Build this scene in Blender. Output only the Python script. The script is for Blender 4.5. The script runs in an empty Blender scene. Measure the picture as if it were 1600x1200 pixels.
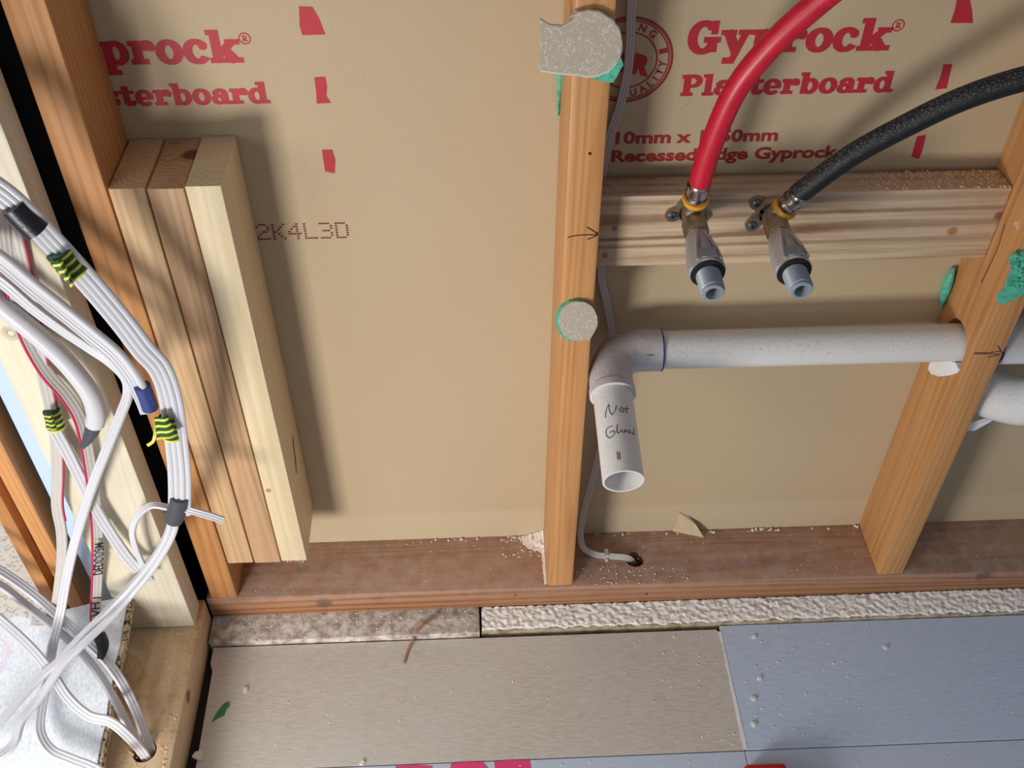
import bpy, bmesh, math, random
from mathutils import Vector, Matrix, noise
from math import sin, cos, pi, radians, sqrt, atan2

S = bpy.context.scene
COL = S.collection
random.seed(7)

# ------------------------------------------------------------------ camera, sky, lights, exposure
FPX, CX, CY, CZ, PITCH, YAW, ROLL = 1584.3, -.0846, -.7932, 1.1475, .7666, .0456, .0034
_f = Vector((sin(YAW)*cos(PITCH), cos(YAW)*cos(PITCH), -sin(PITCH)))
_r0 = Vector((cos(YAW), -sin(YAW), 0)); _u0 = _r0.cross(_f)
_r = cos(ROLL)*_r0 + sin(ROLL)*_u0
_u = -sin(ROLL)*_r0 + cos(ROLL)*_u0
CAM = Vector((CX, CY, CZ))
cd = bpy.data.cameras.new('camera'); cam = bpy.data.objects.new('camera', cd); COL.objects.link(cam)
M = Matrix((( _r.x, _u.x, -_f.x, CX), (_r.y, _u.y, -_f.y, CY), (_r.z, _u.z, -_f.z, CZ), (0, 0, 0, 1)))
cam.matrix_world = M
cd.sensor_width = 36; cd.lens = FPX/1600*36; cd.clip_start = .01
S.camera = cam

w = bpy.data.worlds.new('world'); S.world = w; w.use_nodes = True
bg = w.node_tree.nodes['Background']; bg.inputs[0].default_value = (.80, .88, 1.0, 1); bg.inputs[1].default_value = .235

def area(name, loc, target, sx, sy, power, color):
    l = bpy.data.lights.new(name, 'AREA'); l.shape = 'RECTANGLE'; l.size = sx; l.size_y = sy
    l.energy = power; l.color = color
    o = bpy.data.objects.new(name, l); COL.objects.link(o); o.location = loc
    o.rotation_euler = (Vector(target)-Vector(loc)).to_track_quat('-Z', 'Y').to_euler()
    return o
area('window_light', (-.76, -1.08, .29), (-.30, 0, .22), .28, .30, 12.2, (1, .965, .91))
area('far_floor_fill', (-1.9, .9, 1.1), (-.85, .10, 0), .5, .5, 14, (1, .985, .96))  # added fill that brightens the speckled floor at far left
area('door_light', (-1.55, -1.15, .98), (-.1, 0, .30), .75, .70, 7.0, (1, .97, .93))

S.view_settings.view_transform = 'Standard'; S.view_settings.look = 'None'
S.view_settings.gamma = 1; S.view_settings.use_curve_mapping = False
S.view_settings.exposure = .1

# ------------------------------------------------------------------ helpers
def ray(u, v):
    return _f + _r*((u-800)/FPX) + _u*((600-v)/FPX)
def at(u, v, axis, val):
    d = ray(u, v); i = 'XYZ'.index(axis); t = (val-CAM[i])/d[i]
    return CAM + d*t
def L(r, g, b):
    f = lambda c: (c/255/12.92) if c/255 <= .04045 else ((c/255+.055)/1.055)**2.4
    return (f(r), f(g), f(b), 1)

class NT:
    def __init__(s, name, rough=.6, spec=.5):
        s.m = bpy.data.materials.new(name); s.m.use_nodes = True
        s.t = s.m.node_tree; s.b = s.t.nodes['Principled BSDF']
        s.b.inputs['Roughness'].default_value = rough
        s.b.inputs['Specular IOR Level'].default_value = spec
    def n(s, ty, **kw):
        nd = s.t.nodes.new(ty)
        for k, v in kw.items():
            if k in ('inp',):
                for a, c in v.items(): nd.inputs[a].default_value = c
            else: setattr(nd, k, v)
        return nd
    def l(s, a, b): s.t.links.new(a, b)
    def coord(s, scale=(1, 1, 1), loc=(0, 0, 0), rot=(0, 0, 0)):
        c = s.n('ShaderNodeTexCoord'); m = s.n('ShaderNodeMapping')
        s.l(c.outputs['Object'], m.inputs['Vector'])
        m.inputs['Scale'].default_value = scale; m.inputs['Location'].default_value = loc
        m.inputs['Rotation'].default_value = rot
        return m.outputs[0]
    def noise(s, vec, scale, detail=3, rough=.5, dist=0):
        n = s.n('ShaderNodeTexNoise'); s.l(vec, n.inputs['Vector'])
        n.inputs['Scale'].default_value = scale; n.inputs['Detail'].default_value = detail
        n.inputs['Roughness'].default_value = rough; n.inputs['Distortion'].default_value = dist
        return n.outputs['Fac']
    def ramp(s, fac, stops):
        r = s.n('ShaderNodeValToRGB'); s.l(fac, r.inputs[0])
        e = r.color_ramp.elements
        while len(e) < len(stops): e.new(.5)
        for i, (p, c) in enumerate(stops): e[i].position = p; e[i].color = c
        return r.outputs[0]
    def step(s, fac, a, b):
        m = s.n('ShaderNodeMapRange'); s.l(fac, m.inputs['Value'])
        m.inputs['From Min'].default_value = a; m.inputs['From Max'].default_value = b
        return m.outputs['Result']
    def mix(s, fac, a, b, mode='MIX'):
        m = s.n('ShaderNodeMix', data_type='RGBA', blend_type=mode)
        for inp, v in ((m.inputs[0], fac), (m.inputs[6], a), (m.inputs[7], b)):
            if hasattr(v, 'links'): s.l(v, inp)
            else: inp.default_value = v
        return m.outputs[2]
    def mul(s, a, b, op='MULTIPLY'):
        m = s.n('ShaderNodeMath', operation=op)
        for inp, v in zip(m.inputs, (a, b)):
            if hasattr(v, 'links'): s.l(v, inp)
            else: inp.default_value = v
        return m.outputs[0]
    def bump(s, h, dist=.001, strength=.5):
        b = s.n('ShaderNodeBump'); s.l(h, b.inputs['Height'])
        b.inputs['Distance'].default_value = dist; b.inputs['Strength'].default_value = strength
        s.l(b.outputs[0], s.b.inputs['Normal'])
    def up(s):                                    # 0..1 for surfaces facing up: where dust settles
        g = s.n('ShaderNodeNewGeometry'); x = s.n('ShaderNodeSeparateXYZ'); s.l(g.outputs['Normal'], x.inputs[0])
        return x.outputs['Z']
    def col(s, c): 
        if hasattr(c, 'links'): s.l(c, s.b.inputs['Base Color'])
        else: s.b.inputs['Base Color'].default_value = c
        return s.m

def wood(name, base, dark, axis, pith, spacing=.0045, rough=.55, contrast=1, dust=None, dustamt=(.5, .62), knots=(), distort=2.4, pale=None, dustup=True, gain=.72):
    """Softwood: growth rings round a pith axis, so faces get grain and cut ends get arcs. axis = length axis."""
    t = NT(name, rough, .35)
    ax = 'XYZ'.index(axis)
    sc = [1, 1, 1]; sc[ax] = .045
    v = t.coord(tuple(sc), tuple(-p for p in pith))
    lo = t.noise(v, 14, 2, .5)
    vm = t.n('ShaderNodeVectorMath', operation='ADD')
    cs = t.n('ShaderNodeCombineXYZ'); 
    k = t.mul(t.mul(lo, -.5, 'ADD'), .03*distort)
    for i in range(3): t.l(k, cs.inputs[i])
    t.l(v, vm.inputs[0]); t.l(cs.outputs[0], vm.inputs[1])
    wv = t.n('ShaderNodeTexWave', wave_type='RINGS', rings_direction=axis)
    t.l(vm.outputs[0], wv.inputs['Vector'])
    wv.inputs['Scale'].default_value = 2*pi/(20*spacing); wv.inputs['Distortion'].default_value = .6
    wv.inputs['Detail'].default_value = 2; wv.inputs['Detail Scale'].default_value = 30
    ring = t.ramp(wv.outputs['Fac'], [(0, (0, 0, 0, 1)), (.55, (.18*contrast,)*3+(1,)), (.86, (.75*contrast,)*3+(1,)), (1, (.9*contrast,)*3+(1,))])
    am = t.noise(t.coord(tuple(q*34 if i != ax else 1.5 for i, q in enumerate((1, 1, 1)))), 1, 3, .6)
    ring = t.mul(ring, t.step(am, .22, .66))
    c = t.mix(t.mul(ring, gain), base, dark)
    sf = [260, 260, 260]; sf[ax] = 9
    fib = t.noise(t.coord(tuple(sf)), 1, 3, .6)
    c = t.mix(t.mul(t.step(fib, .42, .72), .35*contrast), c, dark)
    big = t.noise(t.coord((7, 7, 7)), 1, 2)
    c = t.mix(t.mul(t.step(big, .4, .75), .28), c, pale or base)
    for (kx, ky, kz, rad, kc) in knots:
        g = t.n('ShaderNodeTexCoord'); d = t.n('ShaderNodeVectorMath', operation='DISTANCE')
        t.l(g.outputs['Object'], d.inputs[0]); d.inputs[1].default_value = (kx, ky, kz)
        nn = t.mul(d.outputs['Value'], t.mul(t.mul(t.noise(t.coord((60, 60, 60)), 1, 2), -.5, 'ADD'), .012), 'ADD')
        m = t.n('ShaderNodeMapRange'); t.l(nn, m.inputs[0])
        m.inputs['From Min'].default_value = rad; m.inputs['From Max'].default_value = rad*.55
        c = t.mix(t.mul(m.outputs[0], .85), c, kc)
    if dust:
        dn = t.noise(t.coord((38, 38, 38)), 1, 6, .72)
        fac = t.step(dn, *dustamt)
        if dustup: fac = t.mul(fac, t.step(t.up(), -.15, .5))
        c = t.mix(fac, c, dust)
    t.bump(t.mul(fib, ring, 'ADD'), .0004, .35)
    return t.col(c)

def plain(name, c, rough=.5, metal=0, spec=.5, speck=None, bump=None, upd=None):
    """plain colour; speck = (colour, scale, lo, hi) spots; upd = same but only where dust can lie"""
    t = NT(name, rough, spec); t.b.inputs['Metallic'].default_value = metal
    out = c
    if speck:
        sc, s, lo, hi = speck
        out = t.mix(t.step(t.noise(t.coord((s, s, s)), 1, 4, .65), lo, hi), out, sc)
    if upd:
        sc, s, lo, hi = upd
        fac = t.mul(t.step(t.noise(t.coord((s, s, s)), 1, 6, .75), lo, hi), t.step(t.up(), -.1, .45))
        out = t.mix(fac, out, sc)
        if metal:
            t.l(t.mul(1.0, t.mul(fac, metal), 'SUBTRACT'), t.b.inputs['Metallic'])
    if bump:
        t.bump(t.noise(t.coord((bump[0],)*3), 1, 4, .6), bump[1], .6)
    return t.col(out)

def tag(o, label=None, cat=None, group=None, kind=None):
    if label: o['label'] = label
    if cat: o['category'] = cat
    if group: o['group'] = group
    if kind: o['kind'] = kind
    return o

def obj(name, bm, mat, parent=None, smooth=False, auto=None):
    me = bpy.data.meshes.new(name)
    bmesh.ops.recalc_face_normals(bm, faces=bm.faces) if auto is None else None
    bm.to_mesh(me); bm.free()
    if smooth:
        for p in me.polygons: p.use_smooth = True
    o = bpy.data.objects.new(name, me); COL.objects.link(o)
    if mat: me.materials.append(mat)
    if parent: o.parent = parent
    if smooth:
        try: me.set_sharp_from_angle(angle=radians(38))
        except Exception: pass
    return o

def empty(name, loc=(0, 0, 0)):
    o = bpy.data.objects.new(name, None); COL.objects.link(o); o.empty_display_size = .02
    return o

def bx(bm, x0, x1, y0, y1, z0, z1, bev=0, seg=2, mat=None):
    v = [bm.verts.new((x, y, z)) for z in (z0, z1) for y in (y0, y1) for x in (x0, x1)]
    fs = [bm.faces.new([v[i] for i in q]) for q in ((0, 2, 3, 1), (4, 5, 7, 6), (0, 1, 5, 4), (2, 6, 7, 3), (0, 4, 6, 2), (1, 3, 7, 5))]
    if bev:
        es = list({e for f in fs for e in f.edges})
        bmesh.ops.bevel(bm, geom=es, offset=bev, segments=seg, affect='EDGES', profile=.5)
    return bm
def box(x0, x1, y0, y1, z0, z1, bev=0, seg=2): return bx(bmesh.new(), x0, x1, y0, y1, z0, z1, bev, seg)

def cyl(p0, p1, r0, r1=None, n=32, cap=True, bm=None):
    bm = bm or bmesh.new(); r1 = r0 if r1 is None else r1
    p0 = Vector(p0); p1 = Vector(p1); d = (p1-p0).normalized()
    a = d.orthogonal().normalized(); b = d.cross(a)
    A = [bm.verts.new(p0+(a*cos(t)+b*sin(t))*r0) for t in [2*pi*i/n for i in range(n)]]
    B = [bm.verts.new(p1+(a*cos(t)+b*sin(t))*r1) for t in [2*pi*i/n for i in range(n)]]
    for i in range(n): bm.faces.new((A[i], A[(i+1) % n], B[(i+1) % n], B[i]))
    if cap: bm.faces.new(A[::-1]); bm.faces.new(B)
    return bm

def lathe(p0, d, prof, n=40, bm=None):
    """prof: list of (distance along d, radius), closed loop if first==last; surface of revolution"""
    bm = bm or bmesh.new(); p0 = Vector(p0); d = Vector(d).normalized()
    a = d.orthogonal().normalized(); b = d.cross(a); rings = []
    for (h, r) in prof:
        rings.append([bm.verts.new(p0+d*h+(a*cos(t)+b*sin(t))*max(r, 1e-5)) for t in [2*pi*i/n for i in range(n)]])
    for A, B in zip(rings, rings[1:]):
        for i in range(n): bm.faces.new((A[i], A[(i+1) % n], B[(i+1) % n], B[i]))
    return bm

def spline(pts, per=8):
    """Catmull-Rom through Vectors"""
    P = [Vector(p) for p in pts]; P = [P[0]*2-P[1]]+P+[P[-1]*2-P[-2]]; out = []
    for i in range(1, len(P)-2):
        for k in range(per):
            t = k/per; a, b, c, d = P[i-1], P[i], P[i+1], P[i+2]
            out.append(.5*((2*b)+(c-a)*t+(2*a-5*b+4*c-d)*t*t+(3*b-a-3*c+d)*t**3))
    out.append(P[-2]); return out

def sweep(path, sec, normal=None, cap=True, bm=None, scale=None):
    """sweep section [(s,t)] along path; s across (tangent x normal), t along normal"""
    bm = bm or bmesh.new(); rings = []; nrm = None
    for i, p in enumerate(path):
        t = (path[min(i+1, len(path)-1)]-path[max(i-1, 0)]).normalized()
        if normal is not None:
            nv = normal(i/(len(path)-1), p, t)
            nv = (nv-t*nv.dot(t)).normalized()
        else:
            nv = t.orthogonal().normalized() if nrm is None else (nrm-t*nrm.dot(t)).normalized()
        nrm = nv; s = t.cross(nv); k = scale(i/(len(path)-1)) if scale else 1
        rings.append([bm.verts.new(p+s*a*k+nv*b*k) for a, b in sec])
    n = len(sec)
    for A, B in zip(rings, rings[1:]):
        for i in range(n): bm.faces.new((A[i], A[(i+1) % n], B[(i+1) % n], B[i]))
    if cap: bm.faces.new(rings[0][::-1]); bm.faces.new(rings[-1])
    return bm
def circ(r, n=20): return [(r*cos(2*pi*i/n), r*sin(2*pi*i/n)) for i in range(n)]
def tube(pts, r, per=8, n=20, **k): return sweep(spline(pts, per), circ(r, n), **k)

def cut(o, cutters):
    """real holes: boolean the cutters out of o, keep only the result"""
    for c in cutters:
        m = o.modifiers.new('b', 'BOOLEAN'); m.object = c; m.operation = 'DIFFERENCE'; m.solver = 'EXACT'
    bpy.context.view_layer.update()
    dg = bpy.context.evaluated_depsgraph_get()
    me = bpy.data.meshes.new_from_object(o.evaluated_get(dg)); me.name = o.name
    o.modifiers.clear(); o.data = me
    for c in cutters: bpy.data.objects.remove(c, do_unlink=True)
    return o

def slab(poly, thick, nrm, bm=None):
    """solid plate from an outline of 3D points, thickness along nrm"""
    bm = bm or bmesh.new(); nrm = Vector(nrm).normalized()*thick
    A = [bm.verts.new(Vector(p)) for p in poly]; B = [bm.verts.new(Vector(p)+nrm) for p in poly]
    bm.faces.new(A); bm.faces.new(B[::-1]); n = len(A)
    for i in range(n): bm.faces.new((A[i], B[i], B[(i+1) % n], A[(i+1) % n]))
    return bm

def crumbs(name, spots, mat, label, cat, seed=1):
    """loose bits nobody could count: spots = [(count, x0,x1,y0,y1,z, size0,size1, flat)]"""
    rnd = random.Random(seed); bm = bmesh.new()
    for (cnt, x0, x1, y0, y1, z, s0, s1, fl) in spots:
        for _ in range(cnt):
            s = rnd.uniform(s0, s1)**1; x = rnd.uniform(x0, x1); y = rnd.uniform(y0, y1)
            rot = Matrix.Rotation(rnd.uniform(0, 6.28), 3, 'Z')
            pts = []
            for sx, sy, sz in ((-1, -1, 0), (1, -.8, 0), (.9, 1, 0), (-.8, .9, 0), (-.6, -.5, 1), (.7, -.6, .8), (.5, .6, 1), (-.6, .5, .7)):
                q = rot @ Vector((sx*rnd.uniform(.5, 1)*s, sy*rnd.uniform(.4, 1)*s, 0))
                pts.append(bm.verts.new((x+q.x, y+q.y, z+sz*s*fl*rnd.uniform(.6, 1.2))))
            for q in ((3, 2, 1, 0), (4, 5, 6, 7), (0, 1, 5, 4), (1, 2, 6, 5), (2, 3, 7, 6), (3, 0, 4, 7)):
                bm.faces.new([pts[i] for i in q])
    o = obj(name, bm, mat)
    return tag(o, label, cat, kind='stuff')

# ------------------------------------------------------------------ materials
DUST = L(214, 206, 198)
m_paper = NT('plasterboard_paper', .75, .3)
_c = m_paper.mix(m_paper.noise(m_paper.coord((4, 4, 3)), 1, 3), L(193, 171, 139), L(201, 181, 150))
_c = m_paper.mix(m_paper.mul(m_paper.step(m_paper.noise(m_paper.coord((900, 900, 300)), 1, 2), .35, .7), .18), _c, L(160, 134, 98))
_c = m_paper.mix(m_paper.step(m_paper.noise(m_paper.coord((150, 150, 150)), 1, 3, .6), .76, .79), _c, L(110, 92, 66))
_g = m_paper.n('ShaderNodeTexCoord'); _x = m_paper.n('ShaderNodeSeparateXYZ'); m_paper.l(_g.outputs['Object'], _x.inputs[0])
_c = m_paper.mix(m_paper.mul(m_paper.step(_x.outputs['Z'], .062, .052), .22), _c, L(216, 204, 176))
m_paper.bump(m_paper.noise(m_paper.coord((700, 700, 700)), 1, 3), .0002, .3)
m_paper = m_paper.col(_c)

OR_B, OR_D = L(208, 152, 98), L(164, 106, 58)
m_stud_l = wood('orange_pine_a', L(196, 140, 88), L(150, 94, 50), 'Z', (-.47, .09, 0), .006)
m_stud_m = wood('orange_pine_b', OR_B, OR_D, 'Z', (.025, .12, 0), .0075, rough=.42)
m_stud_r = wood('orange_pine_c', L(202, 148, 94), L(160, 104, 58), 'Z', (.53, .06, 0), .0085, dust=DUST, dustamt=(.66, .74), dustup=False)
m_plate = wood('red_pine_plate', L(166, 116, 80), L(112, 68, 46), 'X', (0, .02, -.10), .0085, contrast=1.1, gain=1.0,
               dust=L(196, 176, 166), dustamt=(.20, .98), distort=3.4,
               knots=((-.303, 0, -.018, .013, L(92, 60, 52)), (.60, -.0, -.008, .013, L(80, 52, 38)), (-.332, .045, 0, .010, L(100, 72, 56))), pale=L(176, 120, 70))
m_pale = wood('pale_pine', L(220, 211, 190), L(196, 180, 148), 'Z', (-.30, .25, 0), .007, contrast=.7, pale=L(226, 219, 203))
m_pale_plate = wood('pale_pine_plate', L(224, 198, 164), L(190, 156, 118), 'Y', (-.42, 0, -.2), .008, contrast=.6,
                    knots=((-.458, -.135, -.012, .010, L(128, 84, 52)),), dust=L(206, 172, 132), dustamt=(.52, .6))
m_off_a = wood('offcut_pine_a', L(208, 174, 132), L(166, 126, 88), 'Z', (-.37, .16, 0), .0062, pale=L(214, 180, 138))
m_off_b = wood('offcut_pine_b', L(200, 162, 124), L(156, 114, 80), 'Z', (-.33, .13, 0), .0070, knots=((-.350, .058, .64, .012, L(70, 44, 34)),))
m_off_c = wood('offcut_pine_c', L(224, 206, 170), L(196, 170, 128), 'Z', (-.322, .042, 0), .0065, contrast=.7, pale=L(230, 216, 184),
               knots=((-.338, 0, .22, .006, L(150, 110, 70)),))
m_nog = wood('nog_pine', L(214, 188, 156), L(128, 92, 62), 'X', (0, .16, .50), .0085, distort=3.0, contrast=1.4, gain=1.0,
             knots=((.447, .045, .558, .007, L(110, 62, 34)), (.405, .045, .54, .006, L(176, 118, 66))), dust=L(190, 166, 148), dustamt=(.3, .62))
m_jamb = wood('jamb_pine', L(208, 150, 94), L(160, 102, 54), 'Z', (-.6, .1, 0), .006, rough=.4)

m_print = plain('red_ink', L(190, 34, 52), .6, speck=(L(176, 38, 50), 60, .4, .6))
m_print2 = plain('stamp_ink', L(158, 44, 42), .6)
m_dot = plain('purple_ink', L(122, 34, 52), .6)
m_pen = plain('black_pen', L(40, 32, 32), .6)
m_pvc = plain('white_pvc', L(226, 224, 222), .3, upd=(L(150, 136, 122), 420, .55, .72))
m_pvc_g = plain('pale_grey_pvc', L(206, 206, 214), .35, upd=(L(176, 160, 144), 700, .36, .66))
m_pvc_in = plain('pvc_inside', L(222, 226, 222), .35)
m_blue = plain('navy_glue', L(36, 36, 110), .35)
m_paper_w = plain('white_paper', L(238, 238, 240), .6)
m_redhose = plain('red_rubber', L(205, 28, 52), .38, speck=(L(186, 22, 44), 90, .4, .7))
m_blkhose = plain('black_rubber', L(26, 27, 30), .55, spec=.3, upd=(L(150, 142, 136), 700, .53, .68))
m_chrome = plain('crimped_steel', L(200, 198, 196), .22, metal=1, speck=(L(120, 112, 104), 120, .45, .6), bump=(160, .0012))
m_ring = plain('amber_plastic', L(226, 160, 50), .4)
m_brassd = plain('dusty_brass', L(150, 138, 116), .5, metal=.15, speck=(L(122, 110, 90), 200, .4, .7), upd=(L(186, 170, 152), 800, .34, .60), bump=(300, .0004))
m_brass = plain('bright_brass', L(222, 186, 112), .3, metal=.8)
m_screw = plain('steel_screw', L(120, 120, 124), .35, metal=.8)
m_dark = plain('black_rubber_seal', L(24, 24, 26), .6)
m_grey = plain('grey_plastic', L(158, 164, 172), .4, upd=(L(186, 168, 150), 800, .36, .60))
m_greyn = plain('grey_plastic_clean', L(146, 154, 164), .4)
m_tps = plain('white_cable_sheath', L(204, 204, 210), .32, spec=.5)
m_tps_g = plain('grey_and_shaded_sheath', L(190, 184, 180), .38)  # own grey of the wall cable; painted shade on the two ribbons
m_red = plain('crimson_sheath', L(176, 34, 74), .4)
m_tape_k = plain('black_tape', L(22, 24, 30), .35, bump=(180, .0006))
m_tape_s = plain('slate_tape', L(68, 70, 78), .45, bump=(150, .0005))
m_tape_b = plain('blue_tape', L(48, 66, 124), .4)
t_ = NT('green_yellow_tape', .35)
_w = t_.n('ShaderNodeTexWave', wave_type='BANDS', bands_direction='X'); t_.l(t_.n('ShaderNodeTexCoord').outputs['UV'], _w.inputs['Vector'])
_w.inputs['Scale'].default_value = 1.15; _w.inputs['Distortion'].default_value = 0; _w.inputs['Phase Offset'].default_value = 0
m_gy = t_.col(t_.ramp(_w.outputs['Fac'], [(0, L(14, 74, 34)), (.66, L(20, 84, 36)), (.74, L(214, 206, 60)), (1, L(226, 214, 80))]))
m_green = plain('green_adhesive', L(92, 190, 160), .4, speck=(L(60, 140, 120), 140, .45, .7), bump=(200, .001))
m_dab = plain('grey_gypsum_paper', L(178, 166, 150), .8, speck=(L(206, 198, 184), 420, .52, .66), bump=(500, .0005))
m_dabe = plain('pale_green_edge', L(200, 214, 200), .6)
m_gap_shade = plain('black_gap_shade', L(16, 10, 12), .8)  # near-black colour stands in for the shade deep in the stud gap
m_mortar = plain('rough_white_mortar', L(248, 244, 238), .9, speck=(L(206, 192, 172), 130, .5, .75), bump=(260, .002))
m_ply = plain('beige_underlay', L(186, 170, 146), .8, speck=(L(140, 116, 88), 60, .45, .65))
m_dstrip = plain('dusty_brown_batten', L(156, 136, 122), .85, speck=(L(222, 214, 206), 70, .36, .64), bump=(220, .0008))
m_concrete = plain('dark_subfloor', L(44, 40, 38), .9)
m_crumb = plain('plaster_crumb', L(236, 228, 216), .9)
m_saw = plain('sawdust', L(222, 184, 140), .85)
m_leaf = plain('green_flake', L(44, 122, 78), .5)
m_splint = plain('wood_splinter', L(160, 116, 84), .7)
m_pink = plain('pink_spray', L(236, 70, 130), .5)
m_redp = plain('red_plastic', L(190, 12, 22), .3)
m_sky_sheet = plain('pale_blue_sheet', L(186, 206, 232), .5)
m_filler = plain('white_filler', L(240, 242, 244), .8, bump=(300, .001))

def plank_mat(name, a, b, spk, s=1):
    t = NT(name, .5, .4)
    st = t.noise(t.coord((70, 560, 100)), 1, 5, .65)
    c = t.mix(t.step(st, .3, .7), a, b)
    c = t.mix(t.mul(t.step(t.noise(t.coord((5, 9, 5)), 1, 3), .35, .7), .55), c, spk)
    c = t.mix(t.mul(t.step(t.noise(t.coord((120, 120, 120)), 1, 5, .7), .58, .68), .5), c, L(214, 208, 200))
    t.bump(t.noise(t.coord((60, 700, 100)), 1, 3), .0003, .35)
    return t.col(c)
m_pl_a = plank_mat('beige_plank', L(190, 180, 168), L(220, 214, 206), L(214, 211, 208))
m_pl_b = plank_mat('blue_grey_plank', L(176, 196, 226), L(208, 224, 246), L(202, 214, 232))
m_pl_c = plank_mat('blue_plank_pale', L(186, 202, 228), L(208, 220, 240), L(198, 206, 220))

t = NT('speckled_terrazzo', .8)
_c = t.ramp(t.noise(t.coord((210, 210, 210)), 1, 2, .6), [(0, L(150, 156, 168)), (.38, L(180, 182, 190)), (.45, L(246, 242, 236)), (1, L(255, 250, 244))])
m_terr = t.col(t.mix(t.mul(t.step(t.noise(t.coord((6, 6, 6)), 1, 2), .4, .6), .4), _c, L(232, 206, 170)))
t = NT('white_fleck_board', .8)
_c = t.ramp(t.noise(t.coord((520, 170, 520)), 1, 4, .7, .4), [(0, L(186, 200, 216)), (.40, L(206, 218, 230)), (.52, L(234, 238, 242)), (1, L(246, 248, 248))])
_c = t.mix(t.mul(t.step(t.noise(t.coord((28, 11, 28), (3, 1, 0)), 1, 3, .7), .60, .74), .6), _c, L(226, 172, 208))
t.bump(t.noise(t.coord((220, 60, 220)), 1, 4, .6, .6), .001, .5)
m_board = t.col(_c)
m_core = plain('broken_gypsum_core', L(206, 188, 152), .9, speck=(L(62, 56, 44), 170, .50, .58), bump=(220, .002))

# ------------------------------------------------------------------ the setting
floor = obj('floor', box(-.5900, 1.1, -.75, .110, -.09, -.0636), m_concrete); tag(floor, kind='structure')
wb = obj('wall_back', box(-.4485, 1.1, .088, .098, .0002, 1.25), m_paper)
tag(wb, kind='structure')
wl = bmesh.new()
bx(wl, -.578, -.4487, .085, .097, -.0640, 1.25); bx(wl, -.590, -.578, .0130, .097, -.0640, 1.25); bx(wl, -.4492, -.4487, .088, .1, 0, 1.25)
wl = obj('gap_shade_backing', wl, m_gap_shade); tag(wl, kind='structure')  # black sheets added behind the stud gap to make its shade
fo = obj('floor', box(-1.9, -.5905, -.04, 1.6, -.08, -.06), m_terr); tag(fo, kind='structure')

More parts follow.
